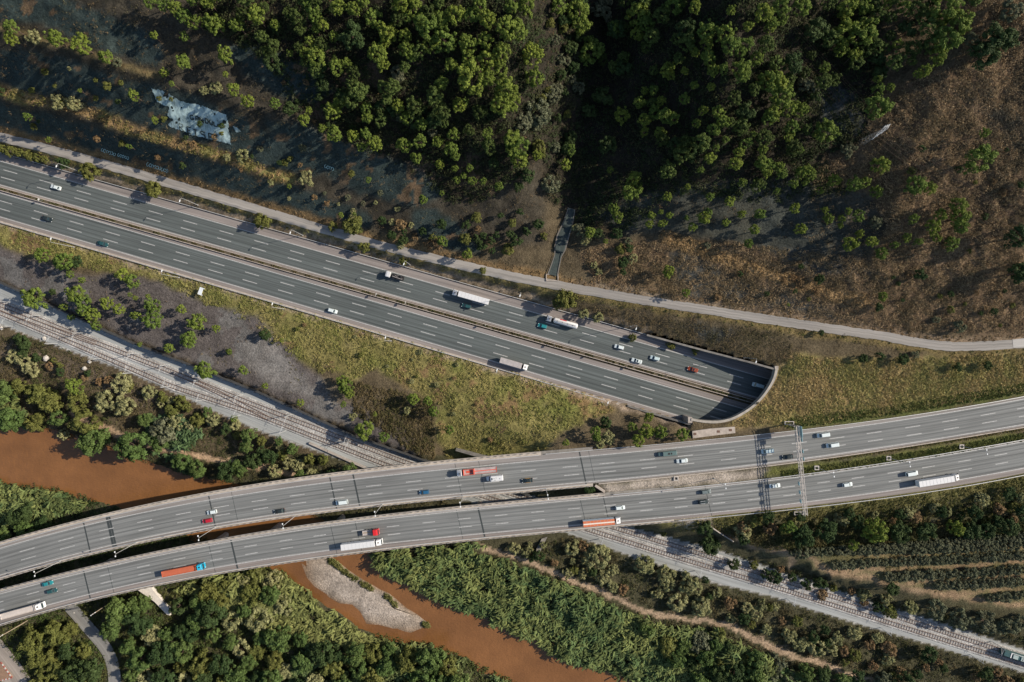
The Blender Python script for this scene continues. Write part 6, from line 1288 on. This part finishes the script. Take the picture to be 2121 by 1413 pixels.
lorry(987, 976.6, 'DA', 'white cab lorry with an empty red framed flatbed on the northern viaduct', 17.6, MWHITE, 'flat', (pmat('flatbed_grey', (.36, .30, .29), .7, .2, .8), paint('frame_red', (.55, .085, .05), .6)), 3.4)
lorry(47, 1265, 'DB', 'white cab lorry with a tan cover leaving the left edge', 18.5, MWHITE, 'tub', TANB, 3.4)
lorry(380, 1180.5, 'DB', 'bright blue cab lorry pulling a terracotta covered tipper', 18.2, paint('sky_blue', (.01, .27, .42)), 'tub', ORT, 3.4)
lorry(768, 1103, 'DB', 'small red cab flatbed truck with a bare wooden bed', 7.2, paint('cab_red', (.52, .02, .025)), 'bed', CUR, 2.6, dict(deflector=False, hatch=False))
lorry(749.7, 1127.5, 'DB', 'long white box lorry just below the small red truck', 17.6, MWHITE, 'box', MWHITE)
o = lorry(1247, 1081, 'DB', 'lorry with an orange roof and cream stripe above the railway', 16.6, MWHITE, 'box', pmat('orange_roof', (.50, .14, .06), .6, .1, .6))
r_l = -8.3; tl_l = 8.3-2.3-.75
obj('roof_stripe', MB().box(((r_l+tl_l)/2, 0, 3.94), (tl_l-r_l, .55, .05)).mesh('roof_stripe'), pmat('cream_stripe', (.66, .60, .52), .6, .1, 1), o)
obj('side_panel', MB().box(((r_l+tl_l)/2, 1.285, 2.5), (tl_l-r_l, .03, 2.5)).box(((r_l+tl_l)/2, -1.285, 2.5), (tl_l-r_l, .03, 2.5)).mesh('side_panel'), pmat('pale_side', (.55, .62, .66), .5, .1, 1), o)
lorry(1943, 995, 'DB', 'big white box lorry near the right edge, ahead of the gantry', 18.4, MWHITE, 'box', MWHITE)
# camper van and long dark van
loc, az = place(1025, 990.7, 'DA', 2.8); t = thing('camper_van', 'white camper van with roof vents beside the red framed lorry', 'camper van', loc, az); b = MB()
b.loft([rr(-3.6, 1.05, .5, 2.85, .25), rr(-3.3, 1.13, .45, 2.95, .2), rr(1.6, 1.13, .45, 2.95, .2), rr(2.0, 1.08, .45, 2.75, .3), rr(2.55, 1.0, .45, 1.75, .25), rr(3.5, .92, .5, 1.25, .25), rr(3.7, .8, .6, 1.0, .15)]); obj('body', b.mesh('body'), MWHITE, t)
obj('windscreen', MB().quad([(2.08, -.9, 2.62), (2.56, -.92, 1.82), (2.56, .92, 1.82), (2.08, .9, 2.62)]).mesh('windscreen'), M_GLASS, t); obj('skylight', MB().box((1.2, 0, 2.97), (.45, .95, .08)).mesh('skylight'), M_GLASS, t)
b = MB(); 
for x, y, sx, sy in ((-.1, .6, .9, .22), (.2, -.1, .35, .35), (-.7, -.3, .4, .3), (-2.2, .1, .4, .4)): b.box((x, y, 3.0), (sx, sy, .1))
obj('roof_vents', b.mesh('roof_vents'), pmat('vent_grey', (.3, .32, .32), .6, .1, 2), t); axles(t, CARS['van']['wheel'], (2.3, -1.9), .95, .34)
loc, az = place(1382, 939.7, 'DA', 2); t = thing('dark_van', 'long dark green grey van with black roof hatches on the inner viaduct lane', 'van', loc, az); b = MB()
b.loft([rr(-4.1, .85, .5, 2.0, .2), rr(-3.9, .98, .4, 2.1, .2), rr(1.9, .98, .4, 2.1, .2), rr(2.5, .93, .4, 1.5, .25), rr(3.7, .88, .45, 1.15, .25), rr(4.0, .75, .55, .95, .15)]); obj('body', b.mesh('body'), paint('green_grey', (.10, .15, .145)), t)
obj('windscreen', MB().quad([(1.95, -.8, 2.06), (2.5, -.82, 1.54), (2.5, .82, 1.54), (1.95, .8, 2.06)]).mesh('windscreen'), M_GLASS, t); obj('roof_hatch', MB().box((-.6, 0, 2.12), (.9, .8, .06)).box((-1.7, 0, 2.12), (.5, .8, .06)).mesh('roof_hatch'), M_DARK, t); axles(t, CARS['van']['wheel'], (2.6, -2.4), .86, .34)
# train at the lower right corner
a = Vector(U(2066, 1344.2, ZR)); b_ = Vector(U(2200, 1387.5, ZR)); d = b_-a; t = thing('train', 'dark teal electric train entering at the lower right corner', 'train', (a.x, a.y, ZR+.5), math.atan2(d.y, d.x))
m_ = MB(); m_.loft([[(x, y*k_, z) for y, z in ((-1.4, .5), (-1.45, 1.2), (-1.42, 3.0), (-1.0, 3.6), (1.0, 3.6), (1.42, 3.0), (1.45, 1.2), (1.4, .5))] for x, k_ in ((0, .8), (.5, .95), (1.2, 1), (38, 1))]); obj('coach', m_.mesh('coach'), pmat('teal_livery', (.025, .07, .075), .45, .2, .6), t)
obj('windscreen', MB().quad([(-.02, -.9, 2.1), (.35, -.85, 3.3), (.35, .85, 3.3), (-.02, .9, 2.1)][::-1]).mesh('windscreen'), M_GLASS, t)
m_ = MB().box((3.2, 0, 3.65), (.45, 2.3, .2)).box((18, 1.15, 3.62), (30, .18, .14)); obj('roof_rail', m_.mesh('roof_rail'), MWHITE, t)
for x in (5.2, 9.0, 15, 20): obj('roof_unit', MB().box((x, -.1, 3.75), (2.3, 1.7, .4)).mesh('roof_unit'), pmat('unit_grey', (.28, .34, .33), .6, .15, 2), t)
m_ = MB()
for dx in (-.45, .45):
    for dy in (-.5, .3): m_.tube((9+dx, dy, 3.95), (9+dx, dy, 3.98), .25, n=10)
obj('fans', m_.mesh('fans'), M_DARK, t); m_ = MB()
for x in (2.5, 5, 17, 20, 34): 
    for s in (-.8, .8): m_.tube((x, s-.08, .3), (x, s+.08, .3), .42, n=10)
obj('wheels', m_.mesh('wheels'), M_DARK, t)
# ------------------------------------------------------------------ camera, sun and sky
cam = bpy.data.cameras.new('camera'); cam.sensor_width = 36; cam.lens = 36*CAMH/(2121*S); cam.clip_end = 6000; cam.clip_start = 1
co = bpy.data.objects.new('camera', cam); COL.objects.link(co); co.location = (0, 0, CAMH); SC.camera = co
EL, AZ = math.radians(31.5), math.radians(12)      # sun to the right and a little up
sd_ = Vector((math.cos(EL)*math.cos(AZ), math.cos(EL)*math.sin(AZ), math.sin(EL)))
sun = bpy.data.lights.new('sun', 'SUN'); sun.energy = 4.1; sun.angle = math.radians(.55); sun.color = (1, .90, .76)
so = bpy.data.objects.new('sun', sun); COL.objects.link(so); so.rotation_euler = (-sd_).to_track_quat('-Z', 'Y').to_euler()
wd = bpy.data.worlds.new('World'); SC.world = wd; wd.use_nodes = True; nt = wd.node_tree
sk = nt.nodes.new('ShaderNodeTexSky'); sk.sky_type = 'NISHITA'; sk.sun_disc = False; sk.sun_elevation = EL; sk.sun_rotation = math.pi/2-AZ
nt.links.new(sk.outputs[0], nt.nodes['Background'].inputs[0]); nt.nodes['Background'].inputs[1].default_value = .082
SC.view_settings.view_transform = 'Standard'; SC.view_settings.look = 'None'; SC.view_settings.gamma = 1; SC.view_settings.exposure = .68
try: SC.cycles.max_bounces = 6; SC.cycles.transparent_max_bounces = 4; SC.cycles.use_denoising = True
except Exception: pass
